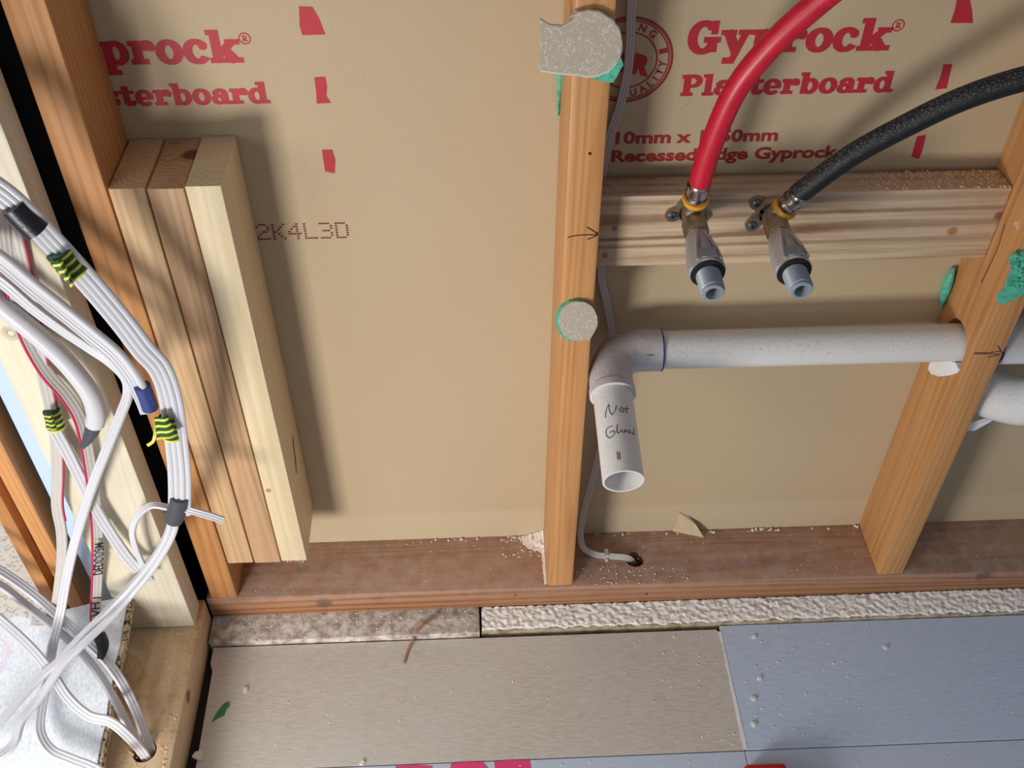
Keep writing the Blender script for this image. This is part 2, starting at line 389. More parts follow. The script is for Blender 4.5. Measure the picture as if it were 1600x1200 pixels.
# ---- printing on the plasterboard paper (slab letters drawn as strokes)
YP = .0877
def glyphs():
    def rect(x0, x1, y0, y1): return [(x0, y0), (x1, y0), (x1, y1), (x0, y1)]
    def line(a, b, w):
        dx, dy = b[0]-a[0], b[1]-a[1]; l = sqrt(dx*dx+dy*dy); nx, ny = -dy/l*w/2, dx/l*w/2
        return [(a[0]+nx, a[1]+ny), (b[0]+nx, b[1]+ny), (b[0]-nx, b[1]-ny), (a[0]-nx, a[1]-ny)]
    def ring(cx, cy, rx, ry, th, tv, a0=0, a1=360, n=28):
        out = []
        for i in range(n):
            p, q = radians(a0+(a1-a0)*i/n), radians(a0+(a1-a0)*(i+1)/n)
            out.append([(cx+rx*cos(p), cy+ry*sin(p)), (cx+rx*cos(q), cy+ry*sin(q)), (cx+(rx-th)*cos(q), cy+(ry-tv)*sin(q)), (cx+(rx-th)*cos(p), cy+(ry-tv)*sin(p))])
        return out
    def disc(cx, cy, r): return [[(cx+r*cos(radians(a)), cy+r*sin(radians(a))) for a in range(0, 360, 24)]]
    g = {}
    g['G'] = (1.5, ring(.70, .70, .70, .74, .38, .22, 38, 325)+[rect(.95, 1.35, .06, .58), rect(.78, 1.5, .50, .70), rect(1.08, 1.32, .86, 1.42)])
    g['P'] = (1.42, [rect(.15, .55, 0, 1.4), rect(0, .75, 0, .19), rect(0, .5, 1.2, 1.4)]+ring(.72, .98, .62, .43, .34, .18, -100, 100)+[rect(.4, .78, 1.22, 1.41), rect(.4, .75, .55, .73)])
    g['l'] = (.76, [rect(.16, .54, 0, 1.42), rect(0, .72, 0, .19), rect(0, .4, 1.24, 1.42)])
    g['y'] = (1.42, [line((.30, .95), (.80, .0), .36), line((1.15, .95), (.62, -.38), .24), rect(0, .66, .82, 1), rect(.82, 1.42, .82, 1), rect(.22, .72, -.48, -.24)])
    g['p'] = (1.32, [rect(.15, .53, -.45, 1), rect(0, .70, -.46, -.27), rect(0, .4, .81, 1)]+ring(.70, .5, .56, .53, .34, .19))
    g['r'] = (1.18, [rect(.15, .53, 0, 1), rect(0, .76, 0, .19), rect(0, .4, .81, 1)]+ring(.84, .55, .38, .47, .3, .25, 35, 170)+disc(1.0, .74, .17))
    g['o'] = (1.24, ring(.6, .5, .6, .54, .36, .19))
    g['c'] = (1.16, ring(.6, .5, .6, .54, .36, .19, 50, 325)+disc(.93, .76, .16))
    g['k'] = (1.50, [rect(.15, .53, 0, 1.42), rect(0, .72, 0, .19), rect(0, .4, 1.24, 1.42), line((.45, .36), (1.12, .92), .26), line((.66, .62), (1.14, .08), .36), rect(.82, 1.42, .81, 1), rect(.82, 1.5, 0, .19)])
    g['a'] = (1.24, [rect(.72, 1.08, .1, .72), rect(.80, 1.26, 0, .19)]+ring(.48, .31, .48, .33, .32, .16)+ring(.60, .68, .47, .34, .34, .20, 0, 165)+disc(.26, .74, .15))
    g['s'] = (1.04, ring(.52, .74, .48, .29, .30, .19, 50, 275)+ring(.50, .27, .48, .30, .30, .19, -130, 95)+[rect(.76, .96, .66, .98), rect(.02, .22, .02, .34)])
    g['t'] = (.98, [rect(.22, .60, .12, 1.3), rect(0, .92, .81, 1), rect(.36, .82, 0, .20)]+disc(.84, .2, .12))
    g['e'] = (1.20, ring(.58, .5, .58, .54, .34, .19, 0, 318)+[rect(.2, 1.15, .40, .56)])
    g['b'] = (1.32, [rect(.13, .51, 0, 1.42), rect(0, .4, 1.24, 1.42)]+ring(.70, .5, .56, .53, .34, .19))
    g['d'] = (1.36, [rect(.76, 1.14, .05, 1.42), rect(.60, .9, 1.24, 1.42), rect(.9, 1.36, 0, .19)]+ring(.56, .5, .56, .53, .34, .19))
    g['R'] = (1.5, g['P'][1]+[line((.75, .62), (1.25, .08), .38), rect(1.0, 1.55, 0, .19)])
    return g
GL = glyphs()
def inked(name, polys, mat, parent, dz=.00014):
    """union of flat convex outlines on the board face, laid as non-overlapping strips"""
    bm = bmesh.new(); lo = min(z for p in polys for _, z in p); hi = max(z for p in polys for _, z in p)
    rows = int((hi-lo)/dz)+1
    for i in range(rows):
        z = lo+(i+.5)*dz; iv = []
        for p in polys:
            xs = []
            for (xa, za), (xb, zb) in zip(p, p[1:]+p[:1]):
                if (za <= z) != (zb <= z): xs.append(xa+(z-za)*(xb-xa)/(zb-za))
            if len(xs) >= 2: iv.append((min(xs), max(xs)))
        iv.sort(); out = []
        for a, b in iv:
            if out and a <= out[-1][1]+1e-5: out[-1][1] = max(out[-1][1], b)
            else: out.append([a, b])
        for a, b in out:
            bm.faces.new([bm.verts.new(q) for q in ((a, YP, z-dz/2), (b, YP, z-dz/2), (b, YP, z+dz/2), (a, YP, z+dz/2))])
    return obj(name, bm, mat, parent, auto=1)
def printed(name, x0, z0, width, xh, text, mat, parent, gap=.05):
    tot = sum(GL[c][0]+gap for c in text)-gap; k = width/tot; x = 0; polys = []
    for c in text:
        for poly in GL[c][1]:
            for ox, oz in ((-.045, -.022), (.045, -.022), (.045, .022), (-.045, .022)):
                polys.append([(x0+(x+px+ox)*k, z0+(pz+oz)*xh) for px, pz in poly])
        x += GL[c][0]+gap
    return inked(name, polys, mat, parent)
def annulus(cx, cz, ra, rb, n=60):
    return [[(cx+a*cos(2*pi*b/n), cz+a*sin(2*pi*b/n)) for a, b in ((ra, i), (ra, i+1), (rb, i+1), (rb, i))] for i in range(n)]
def circle_r(cx, cz, r, parent, mat):
    return inked('registered_mark', annulus(cx, cz, r, r*.80, 32)+[[(cx+(px-.72)*r*.58, cz+(pz-.7)*r*.68) for px, pz in poly] for poly in GL['R'][1]], mat, parent, .0001)
printed('printed_logo', .1165, .7168, .1885, .0215, 'Gyprock', m_print, wb)
printed('printed_word', .1160, .6742, .2040, .0150, 'Plasterboard', m_print, wb)
circle_r(.3088, .7405, .0058, wb, m_print)
# the same logo repeats further left, its start hidden by the stud
printed('printed_logo', -.4165, .7160, .1255, .0215, 'prock', m_print, wb)
printed('printed_word', -.4255, .6748, .1520, .0150, 'sterboard', m_print, wb)
circle_r(-.2860, .7385, .0056, wb, m_print)

def text_part(name, txt, x, y, z, size, mat, parent, sx=1, bold=.03, rot=None, align='LEFT', extrude=0):
    cu = bpy.data.curves.new(name, 'FONT'); cu.body = txt; cu.size = size; cu.offset = bold*size; cu.align_x = align
    cu.extrude = extrude; cu.resolution_u = 3
    tmp = bpy.data.objects.new(name, cu); COL.objects.link(tmp)
    bpy.context.view_layer.update()
    me = bpy.data.meshes.new_from_object(tmp.evaluated_get(bpy.context.evaluated_depsgraph_get()))
    bpy.data.objects.remove(tmp, do_unlink=True)
    R = rot or Matrix(((sx, 0, 0), (0, 0, -1), (0, 1, 0))).to_4x4()
    me.transform(Matrix.Translation((x, y, z)) @ R)
    me.materials.clear(); me.materials.append(mat)
    o = bpy.data.objects.new(name, me); COL.objects.link(o); o.parent = parent
    return o
def fit_text(name, txt, x0, x1, y, z, h, mat, parent, bold=.035):
    """text on the board face, stretched to run from x0 to x1 with capital height h"""
    o = text_part(name, txt, 0, y, 0, h/.69, mat, parent, 1, bold)
    xs = [v.co.x for v in o.data.vertices]; a, b = min(xs), max(xs)
    for v in o.data.vertices: v.co.x = x0+(v.co.x-a)*(x1-x0)/(b-a); v.co.z += z
    return o
fit_text('printed_size', '10mm x 1350mm', .0570, .2185, YP, .6238, .0125, m_print2, wb, .036)
fit_text('printed_type', 'Recessed Edge Gyprock', .0540, .2830, YP, .6035, .0125, m_print2, wb, .036)

# quality seal
def seal():
    cx, cz = .0620, .7110; bm = bmesh.new()
    for ra, rb in ((.0425, .0400), (.0392, .0378), (.0280, .0266)):
        n = 72
        for i in range(n):
            p, q = 2*pi*i/n, 2*pi*(i+1)/n
            bm.faces.new([bm.verts.new((cx+a*cos(b), YP, cz+a*sin(b))) for a, b in ((ra, p), (ra, q), (rb, q), (rb, p))])
    o = obj('quality_seal', bm, m_print2, wb)
    for ch, deg, inward in [('Y', -7, 1), ('T', -21, 1), ('I', -34, 1), ('L', -46, 1), ('A', -60, 1), ('U', -76, 1), ('Q', -92, 1), ('G', 50, 0), ('N', 70, 0), ('I', 88, 0)]:
        a = radians(deg); r = .0332
        up = Vector((cos(a), 0, sin(a)))*(-1 if inward else 1)
        rt = Vector((up.z, 0, -up.x))
        R = Matrix(((rt.x, up.x, 0), (0, 0, -1), (rt.z, up.z, 0))).to_4x4()
        base = Vector((cx+r*cos(a), YP, cz+r*sin(a))) - up*.0034
        t = text_part('seal_letter', ch, base.x, base.y, base.z, .0098, m_print2, o, 1, .03, R, 'CENTER')
    bm = bmesh.new(); a = radians(15)
    c = Vector((cx+.0335*cos(a), YP, cz+.0335*sin(a))); e1 = Vector((cos(a), 0, sin(a)))*.0040; e2 = Vector((-sin(a), 0, cos(a)))*.0024
    bm.faces.new([bm.verts.new(c+e1*p+e2*q) for p, q in ((-1, -1), (1, -1), (1, 1), (-1, 1))]); obj('seal_bar', bm, m_print2, o)
    R = Matrix(((cos(.2), sin(.2), 0), (0, 0, -1), (-sin(.2), cos(.2), 0))).to_4x4()
    text_part('seal_initial', 'SR', .0535, YP, .7020, .0250, m_print, o, 1, .07, R)
seal()

def mark(name, pts, mat=m_print, parent=None, axis='Y', val=YP):
    bm = bmesh.new(); bm.faces.new([bm.verts.new(at(u, v, axis, val)) for u, v in pts]); return obj(name, bm, mat, parent or wb)
for q in ([(467, 10), (488, 11), (499, 30), (508, 54), (472, 55), (468, 40)], [(491, 121), (508, 120), (511, 135), (510, 150), (517, 161), (495, 162), (494, 145)],
          [(503, 234), (519, 234), (524, 250), (523, 271), (508, 268), (505, 250)], [(1496, -6), (1514, -6), (1519, 18), (1520, 36), (1485, 36), (1492, 15)],
          [(1474, 101), (1488, 100), (1479, 138), (1461, 140), (1470, 118)], [(1433, 213), (1447, 211), (1441, 235), (1436, 248), (1424, 245), (1428, 230)]):
    mark('print_tick', q)
# dot matrix batch code
D5 = {'2': ['01110', '10001', '00001', '00110', '01000', '10000', '11111'], 'K': ['10001', '10010', '10100', '11000', '10100', '10010', '10001'],
      '4': ['00010', '00110', '01010', '10010', '11111', '00010', '00010'], 'L': ['10000']*6+['11111'],
      '3': ['11110', '00001', '00001', '01110', '00001', '00001', '11110'], '0': ['11110', '10001', '10001', '10001', '10001', '10001', '11110']}
bm = bmesh.new(); p0 = at(405, 374, 'Y', YP); p1 = at(552, 372, 'Y', YP); hgt = .0180
pitch = (p1.x-p0.x)/6
for i, ch in enumerate('2K4L30'):
    for r, row in enumerate(D5[ch]):
        for c, b in enumerate(row):
            if b == '1':
                x = p0.x+i*pitch+c*pitch*.17; z = p0.z+(6-r)/6*hgt
                bm.faces.new([bm.verts.new((x+.0016*cos(a*pi/3), YP, z+.0011*sin(a*pi/3))) for a in range(6)])
obj('batch_code', bm, m_dot, wb)
# torn flap of face paper near the plate, small popped spots
bm = bmesh.new()
fl = [at(u, v, 'Y', .0872) for u, v in ((1060, 800), (1075, 806), (1087, 815), (1097, 828), (1085, 838), (1068, 843), (1050, 828))]
fl[2].y -= .007; fl[3].y -= .013; fl[4].y -= .012; fl[5].y -= .005
slab(fl, .0006, (0, 1, 0), bm); obj('torn_paper_flap', bm, m_paper, wb)

# ------------------------------------------------------------------ frame timbers
H = 1.15
def timber(name, dims, mat, label, cat='timber', bev=.0022, **k):
    o = obj(name, box(*dims, bev=bev), mat, smooth=True); return tag(o, label, cat, **k)
HOLEY = dict(n=28)
st_l = timber('wall_stud', (-.4495, -.4145, 0, .0878, .0002, H), m_stud_l, 'orange pine wall stud left of the three short offcuts, beside the black gap', 'stud')
st_m = timber('wall_stud', (.0005, .0350, 0, .0878, .0002, H), m_stud_m, 'orange pine wall stud in the middle, with round grey adhesive pads stuck on its face', 'stud', bev=.004)
st_r = timber('wall_stud', (.4515, .4865, 0, .0878, .0002, H), m_stud_r, 'orange pine wall stud at right, drilled for the white waste pipe', 'stud', bev=.0025)
c1 = obj('c', cyl((.40, .038, .393), (.53, .038, .393), .0262, n=40), None)
NOTCH = [at(u, v, 'X', .4515) for u, v in ((1462, 560), (1453, 568), (1451, 577), (1456, 585), (1470, 589), (1486, 587), (1497, 583), (1503, 572), (1500, 555))]
c2 = obj('c', slab([p-Vector((.03, 0, 0)) for p in NOTCH], .1, (1, 0, 0)), None)
cut(st_r, [c1, c2])
c1 = obj('c', cyl((.0209, -.01, .6665), (.0209, .02, .6665), .0017, n=14), None)
cut(st_m, [c1])
for o in (st_m, st_r): o.data.materials.clear(); o.data.materials.append(m_stud_m if o is st_m else m_stud_r)

plate = timber('bottom_plate', (-.4570, 1.1, -.0005, .0990, -.0420, 0), m_plate, 'reddish dusty pine bottom plate running along the foot of the plasterboard wall', 'timber')
c1 = obj('c', cyl((.1245, .0405, -.06), (.1245, .0405, .02), .0125, n=28), None)
c2 = obj('c', cyl((.1385, -.01, -.0235), (.1385, .012, -.0235), .0030, n=16), None)
c3 = obj('c', cyl((-.0425, -.01, -.015), (-.0425, .008, -.015), .0018, n=12), None)
cut(plate, [c1, c2, c3]); plate.data.materials.clear(); plate.data.materials.append(m_plate)

pale = timber('wall_stud', (-.5525, -.4630, -.0425, -.0080, .0003, H), m_pale, 'pale cream pine stud of the side wall, standing behind the white cables', 'stud', bev=.0025)
sp = timber('bottom_plate', (-.5525, -.4580, -.60, .0, -.0634, 0), m_pale_plate, 'pale pine bottom plate of the side wall with sawdust and a cable hole', 'timber', bev=.0025)
c1 = obj('c', cyl((-.4925, -.2115, -.07), (-.4925, -.2115, .02), .0142, n=32), None)
cut(sp, [c1]); sp.data.materials.clear(); sp.data.materials.append(m_pale_plate)

def offcut(x0, x1, z0, z1, mat, label, y0=0, hairy=False):
    r = obj('timber_offcut', box(x0, x1, y0, .0872, z0, z1, .0014), mat, smooth=True)
    tag(r, label, 'timber', 'short offcuts fixed side by side beside the left stud')
    return r
offcut(-.4130, -.3805, .0765, .6405, m_off_a, 'short tan pine offcut touching the left orange stud, first of the three')
offcut(-.3788, -.3455, .0755, .6395, m_off_b, 'short tan pine offcut in the middle of three, dark knot on its top end')
oc = offcut(-.3440, -.3115, .0790, .6420, m_off_c, 'short pale cream pine offcut nearest the bare plasterboard, ragged lower end', y0=-.001)
# ragged fibres at the lower end, pencil marks on its side
bm = bmesh.new(); rnd = random.Random(3)
for i in range(26):
    x = rnd.uniform(-.338, -.316); l = rnd.uniform(.002, .008)
    cyl((x, rnd.uniform(0, .004), .0795), (x+rnd.uniform(-.002, .002), rnd.uniform(-.002, .003), .0795-l), .0005, .0001, 5, True, bm)
obj('frayed_fibre', bm, m_off_c, oc)
def curve_mark(name, pts, r, mat, parent):
    return obj(name, sweep(spline(pts, 5), circ(r, 6)), mat, parent)
curve_mark('pencil_mark', [(-.3111, .045, .215), (-.3111, .05, .235), (-.3111, .058, .25)], .0005, m_pen, oc)
curve_mark('pencil_mark', [(-.3111, .038, .205), (-.3111, .046, .222)], .0005, m_pen, oc)

nog = timber('nogging', (.0353, .4512, .0450, .0795, .5045, .5905), m_nog, 'pale pine nogging board behind the two tap fittings, sawdust on top', 'timber', bev=.0015)
for (u, v) in ((960, 357), (945, 399)):
    p = at(u, v, 'Y', .0449); o = obj('nail_head', cyl(p, p-Vector((0, .0008, 0)), .0026, n=16), m_screw, nog)

# pen marks on studs
def pen(parent, plane, strokes, r=.0005):
    for s in strokes: curve_mark('pen_arrow', [at(u, v, *plane) for u, v in s], r, m_pen, parent)
pen(st_m, ('Y', -.0001), [[(887, 371), (900, 368), (916, 367), (932, 367)], [(917, 355), (926, 360), (934, 366)], [(934, 367), (926, 371), (918, 374)]], .0006)
pen(st_r, ('Y', -.0001), [[(1523, 551), (1543, 551), (1562, 549)], [(1522, 553), (1545, 553), (1562, 554)], [(1559, 540), (1563, 547), (1567, 553)], [(1543, 558), (1555, 556), (1563, 553)]], .0005)
# crack in the right stud, printed sunburst on the pale stud
curve_mark('hairline_crack', [at(1570, 350, 'X', .4514), at(1560, 385, 'X', .4514), at(1548, 412, 'X', .4514), at(1533, 442, 'X', .4514)], .0005, m_pen, st_r)
m_fnt = plain('faded_ink', L(150, 144, 132), .7)
bm = bmesh.new(); c0 = at(17, 521, 'Y', -.04265)
for i in range(26):
    a = 2*pi*i/26; d = Vector((cos(a), 0, sin(a))); p = Vector((-sin(a), 0, cos(a)))*.00022
    bm.faces.new([bm.verts.new(c0+d*.0030+p), bm.verts.new(c0+d*.0030-p), bm.verts.new(c0+d*.0095-p), bm.verts.new(c0+d*.0095+p)])
obj('sunburst_stamp', bm, m_fnt, pale)

# ------------------------------------------------------------------ things at the far left
tag(obj('plaster_sheet', box(-.5945, -.5535, .0, .0125, -.058, H), m_sky_sheet), 'pale blue sheet standing behind the pale stud at far left', 'panel')
jb = empty('door_frame'); tag(jb, 'orange pine door frame at the far left beyond the cables', 'door frame')
obj('jamb', box(-.6290, -.6085, -.0150, .030, -.0595, H, .002), m_jamb, jb, True)
obj('jamb', box(-.6640, -.6465, -.0060, .030, -.0595, H, .002), m_jamb, jb, True)
obj('door_stop', box(-.6465, -.6290, .010, .030, -.0595, H, .001), m_jamb, jb, True)

# white board resting across the side plate
def onboard(u, v, lift=0):
    d = ray(u, v); z0, y0, s = .072, -.046, .21
    t = (z0+s*(CAM.y-y0)-CAM.z)/(d.z-s*d.y)
    return CAM+d*(t-lift)
brd = empty('board_offcut'); tag(brd, 'white flecked board with a broken gritty edge lying under the cables', 'board')
edge = [(-90, 995), (0, 975), (25, 962), (52, 968), (60, 955), (100, 953), (150, 941), (200, 931), (195, 960), (190, 985), (187, 1010), (178, 1040), (174, 1075), (168, 1100), (165, 1130), (157, 1160), (152, 1190), (146, 1230), (138, 1275), (-90, 1275)]
top = [onboard(u, v) for u, v in edge]
obj('white_face', slab(top, .003, (0, .2, -1)), m_board, brd)
rnd = random.Random(5)
low = [onboard(u+rnd.uniform(-1, 4) if u > 130 else u, v)-Vector((0, 0, .0031)) for u, v in edge]
for p in low: p.x += .002 if p.x > -.6 else 0
bm = slab(low, .013, (0, .2, -1)); obj('gritty_core', bm, m_core, brd)
# broken lumps along its edge
bm = bmesh.new()
for i in range(150):
    v = rnd.uniform(945, 1240); k = (v-931)/300; u = 199-62*k+rnd.uniform(-1, 5)
    p = onboard(u, v)-Vector((0, 0, rnd.uniform(.004, .015))); s = rnd.uniform(.0015, .004)
    r_ = bmesh.ops.create_icosphere(bm, subdivisions=1, radius=s, matrix=Matrix.Translation(p))
    for q in r_['verts']: q.co += Vector((rnd.uniform(-1, 1), rnd.uniform(-1, 1), rnd.uniform(-1, 1)))*s*.35
o = obj('broken_edge', bm, m_core, brd); tag(o, kind='stuff')
blk = obj('packing_block', box(-.66, -.570, -.20, -.06, -.0595, .0150, .002), m_pale_plate)
blk.data.vertices.foreach_get; 
for v in blk.data.vertices:
    if v.co.z > 0: v.co.z = .0515+.21*(v.co.y+.046)-.0005
tag(blk, 'pine packing block hidden under the white flecked board', 'timber')

# ------------------------------------------------------------------ floor strips and planks
strip = obj('floor_batten', box(-.4560, -.0925, -.0400, .080, -.0630, -.0423, .002), m_dstrip, smooth=True)
tag(strip, 'short brown-grey dusty batten on the floor below the left of the plate', 'batten')
und = obj('underlay_strip', box(-.0905, 1.1, -.0355, .080, -.0630, -.0470, .001), m_ply)
tag(und, 'beige underlay edge showing below the rough white mortar', 'board')
bm = bmesh.new(); nx, ny = 520, 22; G = []
for i in range(nx+1):
    x = -.0895+i/nx*(1.1+.0895)
    fr = -.0335+.0045*noise.noise(Vector((x*60, 1, 0)))+.003*noise.noise(Vector((x*190, 4, 0)))
    row = []
    for j in range(ny+1):
        s = j/ny; y = -.0009+(fr+.0009)*s
        h = .0052*(1-s*.75)+.0022*noise.noise(Vector((x*170, y*170, 0)))+.0013*noise.noise(Vector((x*420, y*420, 3)))
        if s > .96: h = 0
        row.append(bm.verts.new((x, y, -.0470+max(h, .0001))))
    G.append(row)
for i in range(nx):
    for j in range(ny): bm.faces.new((G[i][j], G[i+1][j], G[i+1][j+1], G[i][j+1]))
mo = obj('mortar_bed', bm, m_mortar, smooth=True, auto=1); tag(mo, 'rough crumbly white mortar spread along the front of the plate', 'mortar', kind='stuff')

def plank(dims, mat, label, poly=None):
    o = obj('floor_plank', box(*dims, bev=.0007) if poly is None else slab(poly, .0110, (0, 0, -1)), mat)
    return tag(o, label, 'floor plank', 'planks laid on the floor')
pa = plank(None, m_pl_a, 'grey-beige floor plank with a green flake and plaster crumbs', [(-.4500, -.0425, -.052), (.2295, -.0425, -.052), (.2322, -.0480, -.052), (.2325, -.2150, -.052), (-.4435, -.2150, -.052), (-.4455, -.0780, -.052), (-.4500, -.0660, -.052)])
pb = plank((.2350, 1.1, -.2150, -.0368, -.063, -.052), m_pl_b, 'blue-grey floor plank at right, in line with the beige one')
pc = plank((-.4400, .2320, -.45, -.2163, -.063, -.052), m_pl_c, 'pale blue floor plank along the bottom with pink spray marks')
pd = plank((.2328, 1.1, -.45, -.2163, -.063, -.052), m_pl_c, 'pale blue floor plank at bottom right under the red tool')
pink = obj('pink_spray_mark', slab([at(u, v, 'Z', -.0519) for u, v in ((705, 1193), (730, 1190), (755, 1191), (770, 1210), (700, 1215))], .0002, (0, 0, 1)), m_pink, pc)
obj('pink_spray_mark', slab([at(u, v, 'Z', -.0519) for u, v in ((772, 1190), (800, 1187), (828, 1188), (832, 1215), (775, 1215))], .0002, (0, 0, 1)), m_pink, pc)
obj('pink_spray_mark', slab([at(u, v, 'Z', -.0519) for u, v in ((618, 1197), (650, 1195), (676, 1197), (670, 1220), (620, 1220))], .0002, (0, 0, 1)), m_pink, pc)
# white filler pressed into the butt joint
rnd = random.Random(9); L_, R_ = [], []
for i in range(40):
    y = -.046-i/39*.168; wd = .0010+.0016*(i/39)+.0008*noise.noise(Vector((y*300, 0, 0)))
    if i < 4: wd += .001
    L_.append((.2338-wd, y, -.0516)); R_.append((.2343+wd*.7, y, -.0516))
tag(obj('joint_filler', slab(L_+R_[::-1], .0100, (0, 0, -1)), m_filler), 'thin broken line of white filler between the beige and blue planks', 'filler')

# ------------------------------------------------------------------ drain pipe
def ptube(pts, ro, ri, per=10, n=40, c0=True):
    """pipe with a real bore, open at the end"""
    P = spline(pts, per); bm = bmesh.new(); nrm = None; A = []; B = []
    for i, p in enumerate(P):
        t = (P[min(i+1, len(P)-1)]-P[max(i-1, 0)]).normalized()
        nrm = t.orthogonal().normalized() if nrm is None else (nrm-t*nrm.dot(t)).normalized(); s = t.cross(nrm)
        A.append([bm.verts.new(p+(s*cos(a)+nrm*sin(a))*ro) for a in [2*pi*k/n for k in range(n)]])
        B.append([bm.verts.new(p+(s*cos(a)+nrm*sin(a))*ri) for a in [2*pi*k/n for k in range(n)]])
    for X, sg in ((A, 1), (B, -1)):
        for a, b in zip(X, X[1:]):
            for i in range(n):
                q = (a[i], a[(i+1) % n], b[(i+1) % n], b[i]); bm.faces.new(q if sg > 0 else q[::-1])
    for a, b, sg in ((A[0], B[0], 1), (A[-1], B[-1], -1)):
        for i in range(n):
            q = (a[i], b[i], b[(i+1) % n], a[(i+1) % n]); bm.faces.new(q if sg > 0 else q[::-1])
    return bm
drain = empty('drain_pipe'); tag(drain, 'white plastic waste pipe with an elbow, running through the right stud', 'pipe')
PL, PR = Vector((.1190, .0405, .3900)), Vector((.458, .0370, .3925))
dirp = (PR-PL).normalized()
OUT = Vector((.0600, -.123, .3590)); K = Vector((.0600, .030, .3870)); od = (OUT-K).normalized()
hp = obj('horizontal_pipe', ptube([PL-dirp*.004, PL+dirp*.17, PR+dirp*.09], .0215, .0190), m_pvc, drain, True)
ep = [PL+dirp*.001, PL-dirp*.020, Vector((.0850, .0395, .3890)), Vector((.0690, .0300, .3870)), Vector((.0612, .0130, .3840)), K+od*.032, K+od*.048]
obj('elbow', ptube(ep, .0240, .0200), m_pvc_g, drain, True)
obj('elbow_rim', lathe(K+od*.040, od, [(0, .0242), (.001, .0252), (.009, .0252), (.010, .0218)]), m_pvc_g, drain, True)
obj('glue_line', lathe(PL-dirp*.0005, dirp, [(0, .0238), (.0005, .0244), (.0016, .0242), (.0018, .0214)]), m_blue, drain, True)
obj('outlet_pipe', ptube([K+od*.045, K+od*.09, OUT], .0215, .0193), m_pvc, drain, True)
# writing on the outlet pipe, laid on its curved top
def onpipe(s, a): # s metres along from OUT back, a angle from straight up
    p = OUT-od*s; upv = Vector((0, 0, 1)); upv = (upv-od*upv.dot(od)).normalized(); sd = od.cross(upv)*-1
    return p+(upv*cos(a)+sd*sin(a))*.02165
def hand(name, strokes, s0, k=1):
    for s in strokes: curve_mark(name, [onpipe(s0+y*.0012*k, x*.0013/.0215*k) for x, y in s], .00040, m_pen, drain)
hand('handwriting', [[(-11, -4), (-10, 2), (-7, 8), (-7, 2), (-5, -3), (-2, 2), (-1, 6)], [(1, 1), (3, 4), (5, 1), (3, -1), (1, 1)], [(8, 6), (7, 0), (8, -1)], [(5, 3), (10, 4)]], .072)
hand('handwriting', [[(-6, 7), (-11, 6), (-12, 0), (-9, -4), (-5, -1), (-6, 2), (-9, 1)], [(-2, 8), (-3, 1), (-2, -1), (0, 1)], [(1, 3), (1, 0), (3, 0), (4, 3), (4, 0)], [(6, 2), (8, 3), (8, 0), (6, 0), (6, 2)], [(11, 2), (10, 0), (12, 0), (13, 7)]], .046)
hand('handwriting', [[(-6, 5), (-6, -5)], [(-4, 4), (-4, -5)]], .018, .8)
p = PL-dirp*.015; curve_mark('pen_tick', [p+Vector((-.004, -.021, .0118)), p+Vector((.003, -.021, .0122))], .0004, m_pen, drain)
# far side of the stud: tee and bend
PT = PR+dirp*.036
obj('tee_socket', ptube([PT, PT+dirp*.04, PT+dirp*.11], .0262, .0210), m_pvc_g, drain, True)
obj('glue_line', lathe(PT-dirp*.0015, dirp, [(0, .0216), (.0005, .0272), (.0030, .0272), (.0035, .0216)]), m_blue, drain, True)
b0 = Vector((.575, .018, .350))
bend_path = [Vector((.594, .004, .376)), Vector((.588, .004, .352)), Vector((.572, .010, .328)), Vector((.548, .020, .313)), Vector((.522, .034, .310)), Vector((.506, .044, .312))]
obj('bend', sweep(spline(bend_path, 10), circ(.0290, 40)), m_pvc, drain, True)
obj('glue_line', lathe(Vector((.5930, .004, .364)), Vector((-.22, .0, -.97)), [(0, .024), (.0005, .0302), (.0050, .0302), (.0055, .024)], 40), m_blue, drain, True)
pk = obj('pipe_packing', slab([Vector((.4498, (p.y-.034)*.96+.034, min((p.z-.355)*.95+.355, .3775))) for p in NOTCH if True], .0362, (1, 0, 0)), m_filler)
tag(pk, 'white packing stuffed in the notch under the pipe at the right stud', 'packing')
tg = obj('paper_tag', slab([Vector((.489, .018, .2760)), Vector((.512, .016, .2885)), Vector((.528, .022, .2800)), Vector((.507, .018, .2660)), Vector((.490, .020, .2640))], .0004, (0, 1, 0)), m_paper_w)
tag(tg, 'crumpled white paper tag hanging below the pipe bend right of the stud', 'tag')

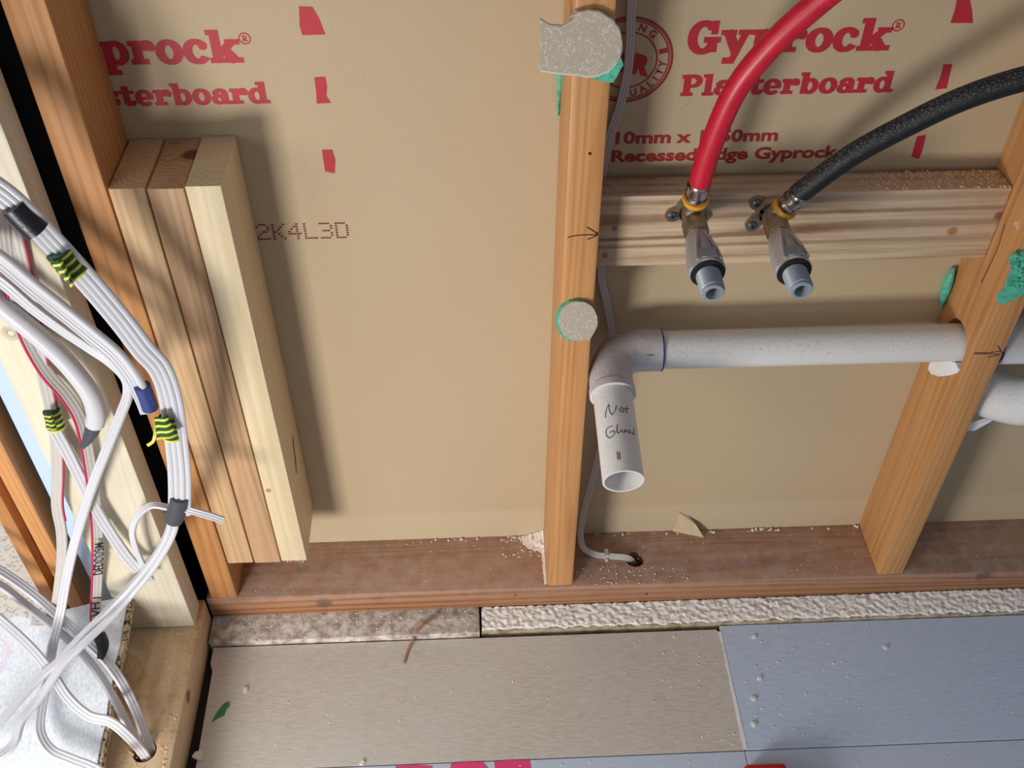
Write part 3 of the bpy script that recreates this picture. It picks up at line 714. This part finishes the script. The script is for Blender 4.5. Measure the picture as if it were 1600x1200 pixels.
# ------------------------------------------------------------------ tap fittings and hoses
def fitting(name, body, tip, hosedir, ears, label):
    r = empty(name); tag(r, label, 'tap fitting', 'brass tap outlets screwed to the nogging')
    B = Vector(body); T = Vector(tip); d = (T-B).normalized(); h = Vector(hosedir).normalized()
    bm = bmesh.new()
    lathe(B+Vector((0, .0150, 0)), Vector((0, -1, 0)), [(0, 0), (0, .0135), (.006, .0140), (.010, .0120)], 28, bm)
    sweep(spline([B+h*.020, B+h*.008, B+d*.004, B+d*.014, B+d*.030], 6), circ(.0108, 26), bm=bm)
    lathe(B+d*.010, d, [(0, .0105), (.002, .0122), (.016, .0122), (.019, .0106)], 28, bm)
    obj('elbow_body', bm, m_brassd, r, True)
    for (ex, ez) in ears:
        e = Vector((ex, .0405, ez)); dv = (Vector((B.x, .0405, B.z))-e); a = e; b = e+dv*.8; sd = dv.normalized().cross(Vector((0, 1, 0)))
        bm = bmesh.new(); poly = [a+(sd*cos(t)-dv.normalized()*sin(t))*.0072 for t in [pi*i/10 for i in range(11)]]+[b-sd*.0072, b+sd*.0072]
        slab(poly, .0042, (0, 1, 0), bm); ear = obj('ear', bm, m_brassd, r)
        s = lathe(e+Vector((0, .0001, 0)), Vector((0, -1, 0)), [(0, .0046), (.0012, .0046), (.0022, .0036), (.0024, 0)], 20); sc_ = obj('screw', s, m_screw, ear, True)
        bm = bmesh.new()
        for ang in (.5, .5+pi/2):
            u_ = Vector((cos(ang), 0, sin(ang))); v_ = Vector((-sin(ang), 0, cos(ang))); c_ = e+Vector((0, -.00245, 0))
            bm.faces.new([bm.verts.new(c_+u_*p*.0027+v_*q*.0006) for p, q in ((-1, -1), (1, -1), (1, 1), (-1, 1))])
        obj('screw_slot', bm, m_dark, sc_)
    obj('brass_nut', lathe(B+d*.026, d, [(0, .0085), (0, .0112), (.014, .0112), (.014, .0085)], 6), m_brass, r)
    # grey tapered adaptor with flats
    n = 8; bm = bmesh.new(); up = Vector((0, 0, 1)); up = (up-d*up.dot(d)).normalized(); s_ = d.cross(up)
    sec = []
    for i in range(32):
        t = 2*pi*i/32; rr = 1/max(abs(cos(t)), abs(sin(t)), .80*(abs(cos(t))+abs(sin(t)))/1.0)
        sec.append((cos(t)*rr*.92, sin(t)*rr*.92))
    prof = [(.030, .0090), (.031, .0118), (.034, .0132), (.044, .0152), (.060, .0176), (.074, .0186), (.080, .0186), (.0815, .0170)]
    rings = [[bm.verts.new(B+d*q+(s_*a+up*b)*rd) for a, b in sec] for q, rd in prof]
    for A_, B_ in zip(rings, rings[1:]):
        for i in range(32): bm.faces.new((A_[i], A_[(i+1) % 32], B_[(i+1) % 32], B_[i]))
    bm.faces.new(rings[0][::-1]); bm.faces.new(rings[-1])
    obj('adaptor_body', bm, m_grey, r, True)
    tl = (T-B).length
    for sg in (-1, 1):                                     # raised wrench ribs along the upper flats
        rib = [B+d*q+s_*sg*x+up*h_ for q, x, h_ in ((.036, .0030, .0120), (.050, .0062, .0142), (.064, .0092, .0150), (.079, .0112, .0148))]
        obj('adaptor_rib', sweep(rib, circ(.0016, 10)), m_grey, r, True)
    obj('flat_recess', sweep([B+d*.066+up*.0165, B+d*.078+up*.0172], [(-.0075, -.0006), (.0075, -.0006), (.0075, .0006), (-.0075, .0006)], normal=lambda k, p, t: up), m_greyn, r)
    obj('rubber_seal', lathe(B+d*.0812, d, [(0, .0100), (0, .0158), (.0015, .0164), (.0030, .0156), (.003, .0098)], 36), m_dark, r, True)
    pr = [(.080, .0098)]
    q = .085
    while q < tl-.003:
        pr += [(q, .0116), (q+.0011, .0100)]; q += .0022
    pr += [(tl-.001, .0106), (tl, .0098), (tl, .0070), (tl-.002, .0066), (.084, .0064), (.083, .0)]
    obj('threaded_spout', lathe(B, d, pr, 36), m_greyn, r, True)
    return r
B1 = Vector((.1290, .0290, .5770)); T1 = Vector((.1312, -.0800, .5665))
B2 = Vector((.2090, .0290, .5740)); T2 = Vector((.2125, -.0800, .5670))
e1 = [at(1051, 338, 'Y', .04), at(1098, 341, 'Y', .04)]; e2 = [at(1183, 319, 'Y', .04), at(1176, 353, 'Y', .04)]
fitting('tap_fitting', B1, T1, (.02, -.12, 1), [(p.x, p.z) for p in e1], 'dusty brass tap fitting fed by the red hose, with grey threaded end')
fitting('tap_fitting', B2, T2, (.85, -.15, 1), [(p.x, p.z) for p in e2], 'dusty brass tap fitting fed by the black hose, with grey threaded end')

def hose(name, base, pts, r, mat, label, cat='hose'):
    rt = empty(name); tag(rt, label, cat)
    P = [base]+pts; d = (P[1]-P[0]).normalized()
    obj('retaining_ring', lathe(P[0]-d*.001, d, [(0, .0095), (0, .0122), (.003, .0132), (.006, .0122), (.006, .0095)], 36), m_ring, rt, True)
    obj('crimp_sleeve', lathe(P[0]+d*.005, d, [(0, .0080), (0, .0098), (.003, .0112), (.006, .0100), (.010, .0114), (.014, .0101), (.018, .0114), (.022, .0108), (.024, .0095)], 32), m_chrome, rt, True)
    obj('rubber_hose', tube([P[0]+d*.024]+pts, r, 10, 28), mat, rt, True)
h1 = Vector((.1295, .0262, .5970)); 
hose('water_hose', h1, [at(1092, 290, 'Y', .018), at(1112, 225, 'Y', .012), at(1150, 140, 'Y', .004), at(1208, 68, 'Y', -.004), at(1278, 4, 'Y', -.012), at(1340, -45, 'Y', -.02)], .0106, m_redhose, 'red rubber water hose curving up from the left tap fitting')
h2 = at(1224, 327, 'Y', .024)
hose('water_hose', h2, [at(1256, 297, 'Y', .016), at(1330, 243, 'Y', .005), at(1420, 194, 'Y', -.006), at(1505, 154, 'Y', -.018), at(1600, 123, 'Y', -.030), at(1720, 98, 'Y', -.045)], .0104, m_blkhose, 'black dusty rubber water hose curving off to the right')

# ------------------------------------------------------------------ cable behind the middle stud
def flat(wd, th, n=7):
    """flat twin cable section with three soft ridges"""
    out = []
    for i in range(25):
        a = -1+2*i/24; ridge = .85+.15*abs(cos(a*pi*1.5))
        e = sqrt(max(0, 1-max(0, (abs(a)-.72)/.28)**2)); out.append((a*wd/2, th/2*ridge*e))
    return out+[(a, -b) for a, b in out[-2:0:-1]]
def tocam(k, p, t): return (CAM-p).normalized()
wc = empty('wall_cable'); tag(wc, 'thin grey-white flat cable running down behind the middle stud into the plate hole', 'cable')
pts = [at(988, -40, 'Y', .079), at(986, 20, 'Y', .079), at(982, 100, 'Y', .079), at(970, 160, 'Y', .080), at(953, 212, 'Y', .082), at(941, 275, 'Y', .0838), at(940, 360, 'Y', .0838), at(939, 430, 'Y', .083), at(948, 475, 'Y', .081), at(957, 540, 'Y', .080), at(950, 640, 'Y', .080),
       at(930, 730, 'Y', .072), at(914, 790, 'Y', .066), at(907, 830, 'Y', .060), at(911, 855, 'Y', .050), at(930, 866, 'Z', .0045), at(955, 869, 'Z', .0035), at(978, 871, 'Z', .0040), at(987, 876, 'Z', -.004), at(992, 884, 'Z', -.025)]
obj('sheath', sweep(spline(pts, 8), flat(.0088, .0045), normal=tocam), m_tps_g, wc, True)
cp = at(947, 867, 'Z', .001)
cl = empty('cable_clip'); tag(cl, 'small pale cable clip nailed over the flat cable on the plate', 'clip')
obj('clip_saddle', sweep([Vector((cp.x, cp.y-.009, .0005)), Vector((cp.x, cp.y-.0062, .0030)), Vector((cp.x, cp.y-.0050, .0070)), Vector((cp.x, cp.y+.0050, .0075)), Vector((cp.x, cp.y+.0065, .0030)), Vector((cp.x, cp.y+.0070, .0005))],
    [(-.0028, -.0006), (.0028, -.0006), (.0028, .0006), (-.0028, .0006)], normal=lambda k, p, t: Vector((1, 0, 0)).cross(t)), m_tps_g, cl)
obj('clip_nail', cyl((cp.x, cp.y-.0088, .0002), (cp.x, cp.y-.0088, .0040), .0022, n=14), m_tps, cl, True)

# ------------------------------------------------------------------ adhesive pads
def pad(name, outline, y, thick, mat, parent=None):
    return obj(name, slab([at(u, v, 'Y', y) for u, v in outline], thick, (0, 1, 0)), mat, parent)
def circle_px(cx, cy, rx, ry, a0=0, a1=360, n=30, j=0, seed=1):
    rnd = random.Random(seed)
    return [(cx+rx*cos(radians(a0+(a1-a0)*i/n))+rnd.uniform(-j, j), cy-ry*sin(radians(a0+(a1-a0)*i/n))+rnd.uniform(-j, j)) for i in range(n+1)]
p1 = empty('adhesive_pad'); tag(p1, 'big grey adhesive pad with torn tail stuck at the top of the middle stud', 'adhesive pad', 'grey pads on the middle stud')
out = [(844, 30), (858, 39), (878, 41), (893, 33), (899, 26)]+circle_px(920, 68, 52, 51, 128, -112, 26, .7)+[(890, 116), (868, 113), (845, 110), (843, 98), (846, 80), (844, 60)]
pad('grey_paper_face', out, -.0062, .0015, m_dab, p1)
pad('pale_rim', [(u+1.2*(1 if u > 905 else -.2), v+(-1.2 if v < 60 else 2.2)) for u, v in out], -.0048, .0015, m_dabe, p1)
pad('green_glue', [(948, 108), (960, 100), (970, 90), (974, 101), (965, 118), (958, 129), (945, 128), (930, 124), (908, 112), (900, 60), (930, 40), (955, 60)], -.0033, .0031, m_green, p1)
gs = obj('glue_bead', sweep(spline([at(877, 112, 'Y', .0845), at(875, 130, 'Y', .0845), at(873, 155, 'Y', .0845), at(872, 182, 'Y', .0865)], 6), circ(.0035, 12), scale=lambda k: 1-.85*k), m_green)
tag(gs, 'thin green glue bead running down between the plasterboard and middle stud', 'glue')
p2 = empty('adhesive_pad'); tag(p2, 'small round grey adhesive pad lower on the middle stud, beside the pipe elbow', 'adhesive pad', 'grey pads on the middle stud')
out = circle_px(903, 502, 31, 31, 0, 352, 30, .7, 4)
out = [(u, v+5 if 915 < u < 925 and v > 525 else v) for u, v in out]
pad('grey_paper_face', out, -.0055, .0015, m_dab, p2)
pad('green_glue', [(u-3.2, v) for u, v in circle_px(903, 502, 32, 31, 0, 352, 26, .8, 5)], -.0041, .0039, m_green, p2)
g3 = empty('glue_smear'); tag(g3, 'torn green glue smear on the face of the right stud', 'glue')
rnd = random.Random(11); bm = bmesh.new()
poly = [(1604, 392), (1592, 396), (1582, 400), (1577, 408), (1582, 420), (1578, 432), (1573, 440), (1572, 452), (1560, 462), (1559, 472), (1566, 476), (1580, 470), (1592, 466), (1604, 455)]
slab([at(u, v, 'Y', -.0035) for u, v in poly], .0034, (0, 1, 0), bm); obj('smooth_glue', bm, m_green, g3)
bm = bmesh.new()
for i in range(60):
    p = at(rnd.uniform(1586, 1603), rnd.uniform(396, 450), 'Y', -.004); bmesh.ops.create_icosphere(bm, subdivisions=1, radius=rnd.uniform(.001, .0026), matrix=Matrix.Translation(p))
tag(obj('rough_glue', bm, m_green, g3), kind='stuff')
bm = sweep(spline([at(1490, 418, 'Y', .084), at(1482, 440, 'Y', .083), at(1475, 462, 'Y', .0835), at(1470, 482, 'Y', .086)], 6), circ(.0055, 12), scale=lambda k: .25+.75*sin(pi*min(1, k+.05)))
tag(obj('glue_bead', bm, m_green), 'green glue bead behind the right stud, under the nogging end', 'glue')

# ------------------------------------------------------------------ cables of the side wall
def surf(u, v):                                             # what lies behind a cable at this pixel
    P = onboard(u, v); Q = at(u, v, 'Y', -.0425)
    zq = at(u, v, 'Z', 0)
    if u > 205 and v > 900: return Q if Q.z > 0 else zq
    return Q if Q.z > P.z and v < 930 else P
def hang(u, v, lift):
    """point on the ray, lift metres in front of the pale stud or board behind it"""
    s = surf(u, v); return s+(CAM-s).normalized()*lift
NRM = {}
def cable(name, pts, wd, label, mat=m_tps, th=.0052, roll=0, group='white cables of the side wall', cat='cable', parts=None, round_=False, per=7):
    """pts: (u, v, lift). wd across in metres."""
    path = spline([hang(*p) if len(p) == 3 else Vector(p[:3]) for p in pts], per)
    rf = roll if callable(roll) else (lambda k: roll)
    def nm(k, p, t):
        c = (CAM-p).normalized(); c = (c-t*c.dot(t)).normalized(); s = t.cross(c); a = radians(rf(k)); return c*cos(a)+s*sin(a)
    sec = circ(wd/2, 18) if round_ else flat(wd, th)
    o = obj(name, sweep(path, sec, normal=nm), mat, None, True)
    tag(o, label, cat, group); NRM[o.name] = (path, nm); return o
def strip_on(o, side, off, wd, mat, k0=0, k1=1, name='coloured_edge'):
    """coloured edge band sitting on a flat cable"""
    path, nm = NRM[o.name]; n = len(path); P = []; 
    i0, i1 = int(k0*(n-1)), int(k1*(n-1))
    for i in range(i0, i1+1):
        t = (path[min(i+1, n-1)]-path[max(i-1, 0)]).normalized(); nv = nm(i/(n-1), path[i], t); nv = (nv-t*nv.dot(t)).normalized(); s = t.cross(nv)
        P.append(path[i]+s*side*off+nv*.0004)
    return obj(name, sweep(P, circ(wd/2, 10), normal=lambda k, p, t: (CAM-p).normalized()), mat, o, True)

# upper bundle: three flats side by side, from top left round the outside down to the slate tape
A = [(-60, 262, .075), (0, 300, .075), (38, 333, .075), (75, 372, .07), (110, 410, .068), (150, 455, .066), (190, 503, .066), (222, 545, .068), (250, 578, .070), (266, 625, .072), (275, 690, .072), (280, 745, .070), (280, 800, .066)]
def shift(P, du, dv, dl=0): return [(u+du*f, v+dv*f, l+dl) for (u, v, l), f in zip(P, [1]*len(P))]
def off(P, px, dl=0, k0=1, k1=1):
    """offset a pixel path sideways by px"""
    out = []
    for i, (u, v, l) in enumerate(P):
        a = P[max(i-1, 0)]; b = P[min(i+1, len(P)-1)]; dx, dy = b[0]-a[0], b[1]-a[1]; q = sqrt(dx*dx+dy*dy); f = k0+(k1-k0)*i/(len(P)-1)
        out.append((u-dy/q*px*f, v+dx/q*px*f, l+dl))
    return out
A1 = off(A, 13, 0)+[(262, 832, .062), (240, 872, .058), (205, 915, .056), (160, 962, .058), (120, 1002, .058), (92, 1033, .054), (55, 1066, .05), (0, 1128, .05), (-60, 1190, .05)]
A2 = off(A, 4, .001)+[(270, 835, .066), (246, 878, .064), (215, 918, .062), (170, 968, .064), (128, 1008, .064), (100, 1036, .058), (62, 1090, .044), (34, 1125, .040), (22, 1160, .035), (0, 1180, .035), (-50, 1200, .035)]
A3 = off(A, -5, .001); A4 = off(A, -14, -.002)
cable('flat_cable', A1, .0110, 'white flat cable, inner one of the taped bundle curving round to the lower left corner', th=.0058, roll=lambda k: 88-50*max(0, k-.5)*2)
cable('flat_cable', A2, .0110, 'white flat cable, front one of the taped bundle, falling through the crossing of cables', th=.0060, roll=lambda k: 86-60*max(0, k-.5)*2)
cable('flat_cable', A3, .0110, 'white flat cable, third from inside in the taped bundle, ending under the slate tape', th=.0060, roll=88)
cable('flat_cable', A4, .0110, 'white flat cable, outermost of the taped bundle, nearest the offcuts', th=.0060, roll=88)
cable('flat_cable', [(282, 800, .060), (262, 793, .058), (236, 790, .056), (216, 806, .052), (207, 830, .048), (212, 856, .044), (222, 880, .040), (236, 905, .03)], .0078, 'short thin white cable hooking left out of the slate tape', th=.0045, roll=30)
cable('flat_cable', [(272, 790, .070), (300, 798, .074), (325, 805, .076), (349, 813, .078)], .0085, 'cut white cable end poking right from the slate tape across the offcuts', th=.0055, roll=10)

# lower bundle ending in the blue tape
Bp = [(-60, 365, .055), (0, 405, .055), (50, 447, .052), (100, 487, .050), (145, 524, .052), (182, 556, .056), (208, 590, .060), (224, 622, .062), (232, 642, .062)]
cable('flat_cable', off(Bp, -6, .002), .0105, 'white flat cable running above its twin into the blue tape', th=.006, roll=70)
cable('flat_cable', off(Bp, 6, 0), .0095, 'white flat cable running below its twin into the blue tape', th=.006, roll=20)
# crossing cable: swings out then down left and away along the bottom
cable('flat_cable', [(-60, 400, .040), (0, 438, .040), (50, 480, .040), (95, 513, .040), (140, 543, .040), (172, 565, .042), (196, 590, .044), (200, 615, .046), (190, 645, .048), (168, 700, .048), (146, 755, .048), (128, 810, .048), (114, 860, .046), (104, 905, .046), (94, 960, .040), (82, 1010, .034), (74, 1060, .028), (64, 1110, .022), (63, 1145, .018), (80, 1172, .018), (110, 1186, .018), (150, 1202, .016), (190, 1230, .02)], .0115, 'long white flat cable bending at mid height and sweeping down to the bottom edge', th=.006, roll=lambda k: 20+30*sin(k*6))
# thick round cable with slate tape end
cable('round_cable', [(-60, 420, .020), (0, 475, .022), (45, 512, .024), (90, 552, .026), (122, 588, .030), (142, 618, .034), (150, 645, .036), (148, 662, .036)], .0190, 'thick round white cable ending in a slate taped tip', round_=True)
# two ribbons with crimson edges, shade put into their grey sheath colour
r1 = cable('ribbon_cable', [(18, 330, .008), (31, 395, .008), (44, 450, .008), (56, 520, .010), (68, 585, .012), (80, 640, .016), (88, 690, .018), (90, 740, .020), (89, 790, .024), (96, 830, .026), (97, 870, .028), (93, 910, .028), (86, 950, .020), (70, 971, .012), (50, 972, .010)], .0125, 'shade-greyed flat cable with crimson edge, small striped flag tied half way', m_tps_g, th=.005, roll=15)
strip_on(r1, -1, .0060, .0030, m_red, 0, .62)
r2 = cable('ribbon_cable', [(2, 330, .014), (12, 410, .014), (28, 480, .014), (44, 530, .014), (72, 580, .015), (104, 618, .018), (126, 655, .020), (137, 700, .022), (146, 760, .024), (152, 820, .026), (153, 880, .028), (151, 930, .030), (150, 965, .030), (158, 1003, .028)], .0120, 'shade-greyed flat cable with crimson edge and black lettering, ending in black tape', m_tps_g, th=.0045, roll=-10)
strip_on(r2, 1, .0056, .0036, m_red, 0, .95)
cable('flat_cable', [(84, 668, .022), (106, 708, .024), (128, 752, .026), (150, 796, .026), (176, 838, .028), (200, 872, .034), (216, 890, .040)], .0130, 'white ribbed flat cable slanting from the small striped flag down to the bundle', th=.0055, roll=12)
# cables that drop into the hole in the side plate
HX = Vector((-.4925, -.2115, 0))
G1 = [(-60, 862, .03), (0, 892, .03), (48, 925, .03), (88, 960, .026), (128, 996, .022), (162, 1028, .020), (190, 1066, .022), (212, 1110, .018)]
G2 = [(-60, 885, .026), (0, 914, .026), (42, 946, .024), (80, 976, .020), (118, 1010, .016), (148, 1044, .014), (174, 1084, .016), (196, 1126, .014)]
H1 = [(-60, 920, .055), (0, 968, .052), (44, 1008, .050), (78, 1048, .045), (106, 1090, .038), (138, 1118, .032), (168, 1126, .030), (192, 1142, .026)]
cable('flat_cable', G1+[(HX.x+.004, HX.y+.007, .004, 0), (HX.x+.003, HX.y+.003, -.03, 0)], .0120, 'ribbed white flat cable arching highest into the hole in the pale plate', th=.0055, roll=-20)
cable('flat_cable', G2+[(HX.x-.006, HX.y+.002, .006, 0), (HX.x-.005, HX.y+.0, -.03, 0)], .0110, 'white flat cable dropping into the left of the plate hole', th=.0050, roll=-40)
cable('flat_cable', H1+[(HX.x+.001, HX.y-.005, .006, 0), (HX.x+.002, HX.y-.008, -.03, 0)], .0120, 'grey-white flat cable with a kink crossing the board edge into the plate hole', th=.0055, roll=15)

# lettering on the ribbon
path, nm = NRM[r2.name]
def letters(txt, k, size):
    i = int(k*(len(path)-1)); t = (path[i+1]-path[i-1]).normalized(); nv = nm(k, path[i], t); nv = (nv-t*nv.dot(t)).normalized(); rt = -t; up = nv.cross(rt)
    base = path[i]+nv*.0028-up*size*.34
    R = Matrix(((rt.x, up.x, nv.x), (rt.y, up.y, nv.y), (rt.z, up.z, nv.z))).to_4x4()
    text_part('cable_print', txt, base.x, base.y, base.z, size, m_pen, r2, 1, .012, R)
letters('DEDOOBM', .800, .0150); letters('HA', .868, .0150); letters('VH', .925, .0150)

# tapes
def wrap(name, P, i0, wd, th, mat, label, cat='tape', group=None, flag=None, taper=1):
    """band of tape wound round a bundle: P pixel path pts"""
    path = spline([hang(*p) for p in P], 8)
    sec = [(wd/2*cos(2*pi*i/20)*(.85+.15*abs(cos(2*pi*i/20))), th/2*sin(2*pi*i/20)) for i in range(20)]
    r = empty(name); tag(r, label, cat, group)
    bm = sweep(path, sec, normal=tocam, scale=lambda k: 1-(1-taper)*max(0, (k-.35)/.65)); o = obj('tape_wrap', bm, mat, r, True)
    uvband(o, path)
    if flag:
        bm = bmesh.new(); n = 9; rows = []
        a0, a1, b0, b1 = flag                               # pixel corners a0-a1 at the bundle, b0-b1 free end
        for i in range(n):
            k = i/(n-1); row = []
            for j in range(6):
                q = j/5; u = (a0[0]*(1-q)+a1[0]*q)*(1-k)+(b0[0]*(1-q)+b1[0]*q)*k; v = (a0[1]*(1-q)+a1[1]*q)*(1-k)+(b0[1]*(1-q)+b1[1]*q)*k
                row.append(bm.verts.new(hang(u, v+2*sin(k*5), a0[2]+.012+.004*sin(k*4))))
            rows.append(row)
        uv = bm.loops.layers.uv.new('UVMap')
        for i in range(n-1):
            for j in range(5):
                f = bm.faces.new((rows[i][j], rows[i+1][j], rows[i+1][j+1], rows[i][j+1]))
                for l, (a, b) in zip(f.loops, ((i, j), (i+1, j), (i+1, j+1), (i, j+1))): l[uv].uv = (b/5*1.0*1.0, a/n)
        fo_ = obj('tape_flag', bm, mat, r, True, auto=1)
        md = fo_.modifiers.new('thickness', 'SOLIDIFY'); md.thickness = .0004
    return r
def uvband(o, path):
    me = o.data; uv = me.uv_layers.new(name='UVMap'); a, b = path[0], path[-1]; ax = (b-a).normalized(); ln = (b-a).length
    for lp in me.loops:
        p = me.vertices[lp.vertex_index].co; uv.data[lp.index].uv = ((p-a).dot(ax)/ln, 0)
wrap('electrical_tape', [(20, 321, .079), (38, 340, .079), (58, 360, .079)], 0, .0225, .020, m_tape_k, 'black tape wound round the white bundle at top left')
wrap('striped_tape', [(92, 393, .073), (105, 411, .073), (122, 428, .073)], 0, .0225, .018, m_gy, 'green and yellow striped tape flag high on the bundle', group='green and yellow striped tape flags',
     flag=((96, 404, .082), (116, 440, .082), (78, 413, .082), (111, 452, .082)))
wrap('electrical_tape', [(281, 776, .071), (278, 792, .071), (271, 812, .070)], 0, .0205, .018, m_tape_s, 'slate grey tape binding the bundle where the cut cable end pokes out')
wrap('electrical_tape', [(222, 603, .063), (229, 620, .063), (235, 638, .063)], 0, .0160, .014, m_tape_b, 'navy blue tape on the end of the twin cables')
wrap('striped_tape', [(264, 650, .073), (268, 666, .073), (271, 682, .073)], 0, .0205, .017, m_gy, 'green and yellow striped tape flag low on the bundle, tail pointing left', group='green and yellow striped tape flags',
     flag=((262, 649, .082), (278, 680, .082), (241, 654, .082), (245, 690, .082)))
st_ = [o for o in bpy.data.objects if o.name.startswith('striped_tape')][-1]
obj('tape_tail', sweep(spline([hang(243, 655, .086), hang(243, 672, .088), hang(240, 688, .086), hang(234, 694, .084), hang(230, 696, .084)], 6), [(-.0016, -.0002), (.0016, -.0002), (.0016, .0002), (-.0016, .0002)], normal=lambda k, p, t: Vector((cos(k*3), -1, sin(k*3)))), plain('yellow_tape', L(214, 206, 96), .4), st_)
wrap('striped_tape', [(80, 641, .020), (85, 656, .020), (90, 670, .020)], 0, .0170, .011, m_gy, 'small green and yellow striped tape on the crimson-edged ribbon', group='green and yellow striped tape flags',
     flag=((80, 645, .028), (90, 670, .028), (70, 650, .028), (72, 673, .028)))
wrap('electrical_tape', [(150, 655, .036), (144, 672, .036), (136, 688, .036), (128, 699, .036)], 0, .0150, .0130, m_tape_s, 'slate grey tape tapering off the end of the thick round cable', taper=.35)
wrap('electrical_tape', [(155, 992, .030), (160, 1005, .030), (160, 1018, .030), (156, 1030, .028)], 0, .0150, .010, m_tape_k, 'black tape on the end of the lettered ribbon above the white board', taper=.5)

# ------------------------------------------------------------------ small things on the floor, dust and shavings
def pt(u, v, z=-.0518): return at(u, v, 'Z', z)
tag(obj('green_flake', slab([pt(*q) for q in ((331, 1128), (340, 1112), (350, 1100), (357, 1097), (359, 1103), (354, 1108), (350, 1118), (341, 1122))], .0012, (0, 0, 1)), m_leaf), 'small green flake lying on the beige plank', 'flake')
sp_ = sweep(spline([Vector((p.x, p.y, z)) for p, z in ((pt(632, 1036), -.0512), (pt(640, 1012), -.0500), (pt(655, 990), -.041), (pt(682, 964, -.042), -.0385))], 6), [(-.0016, -.0003), (.0016, -.0003), (.0016, .0003), (-.0016, .0003)], normal=lambda k, p, t: Vector((0, 0, 1)))
tag(obj('wood_splinter', sp_, m_splint), 'thin curved brown wood splinter across batten and beige plank', 'splinter')
def chip(u, v, s, label, seed):
    rnd = random.Random(seed); c = pt(u, v); bm = bmesh.new(); poly = [c+Vector((cos(a+rnd.uniform(-.3, .3)), sin(a+rnd.uniform(-.3, .3)), 0))*s*rnd.uniform(.7, 1.1) for a in (0, 1.2, 2.2, 3.3, 4.6, 5.4)]
    tag(obj('plaster_chip', slab(poly, s*.45, (0, 0, 1), bm), m_crumb), label, 'chip', 'white chips on the floor')
chip(309, 1181, .0072, 'largest pale chip, beside the black gap at bottom left', 1)
chip(383, 1079, .0042, 'pale chip on the beige plank above the green flake', 2)
chip(566, 1192, .0040, 'pale chip at the bottom joint of the beige plank', 3)
chip(1383, 1012, .0035, 'small dull chip alone near the top of the blue plank', 4)
chip(1178, 1033-38, .0035, 'white chip at the top left corner of the blue-grey plank', 6)
chip(1186, 1060, .0038, 'white chip below the corner one on the blue-grey plank', 7)
chip(1178, 1092, .0038, 'white chip near the white joint filler, mid height of the blue-grey plank', 8)
chip(1178, 1132, .0040, 'lowest white chip by the joint on the blue-grey plank', 9)
tool = empty('red_tool'); tag(tool, 'red plastic tool tip just showing at the bottom edge', 'tool')
c = pt(1192, 1211)
obj('red_shell', box(c.x-.026, c.x+.026, c.y-.060, c.y+.006, -.0516, -.030, .006, 3), m_redp, tool, True)
obj('black_grip', box(c.x+.010, c.x+.030, c.y-.065, c.y-.010, -.0297, -.026, .001, 2), m_dark, tool, True)

crumbs('plaster_dust', [(130, -.40, 1.0, -.0, .086, .0, .0003, .0010, .8), (70, -.06, .0, .05, .087, 0, .0004, .0016, .9), (60, .04, .2, .0, .03, .0, .0004, .0014, .9), (50, -.20, .45, .082, .0865, 0, .0008, .0026, 1.1)], m_crumb, 'white plaster crumbs scattered over the reddish bottom plate', 'dust', 1)
crumbs('floor_grit', [(90, -.44, .23, -.21, -.05, -.052, .0003, .0012, .8), (40, .15, .23, -.21, -.05, -.052, .0004, .0016, .8), (70, .25, .40, -.21, -.045, -.052, .0004, .0015, .8), (50, .40, .9, -.21, -.045, -.052, .0003, .0010, .8), (70, -.2, .6, -.26, -.219, -.052, .0004, .0013, .8)], m_crumb, 'fine white grit scattered over the floor planks', 'dust', 2)
crumbs('batten_grit', [(120, -.45, -.1, -.038, -.002, -.0426, .0004, .0018, .8)], m_crumb, 'white grit on the dusty batten', 'dust', 3)
crumbs('sawdust_shavings', [(420, .300, .449, .047, .078, .5904, .0005, .0022, .7), (160, .045, .30, .047, .078, .5904, .0004, .0012, .6)], m_saw, 'tan sawdust and shavings lying along the top of the nogging', 'sawdust', 4)
crumbs('sawdust_shavings', [(520, -.543, -.463, -.30, -.05, -.0003, .0006, .0026, .55)], m_saw, 'tan sawdust over the pale side plate around the hole', 'sawdust', 5)
# dust heap against the foot of the middle stud
bm = bmesh.new(); n = 26; G = []
for i in range(n):
    row = []
    for j in range(n):
        x = -.045+i/(n-1)*.0452; y = .004+j/(n-1)*.083; k = max(0, 1-sqrt((x/1.15)**2+(y-.088)**2)/.034)**1.5*1.6+max(0, 1+x/.006)*.35*(.6+.4*y/.088)
        h = k*.007+.0035*noise.noise(Vector((x*260, y*260, 0)))*min(1, k*2)+.0012*noise.noise(Vector((x*900, y*900, 0)))*min(1, k*2)-.0012*(k < .03)
        row.append(bm.verts.new((x, y, h-.0006)))
    G.append(row)
for i in range(n-1):
    for j in range(n-1): bm.faces.new((G[i][j], G[i+1][j], G[i+1][j+1], G[i][j+1]))
tag(obj('dust_heap', bm, m_crumb, smooth=True, auto=1), 'white dust heaped in the corner at the foot of the middle stud', 'dust', kind='stuff')
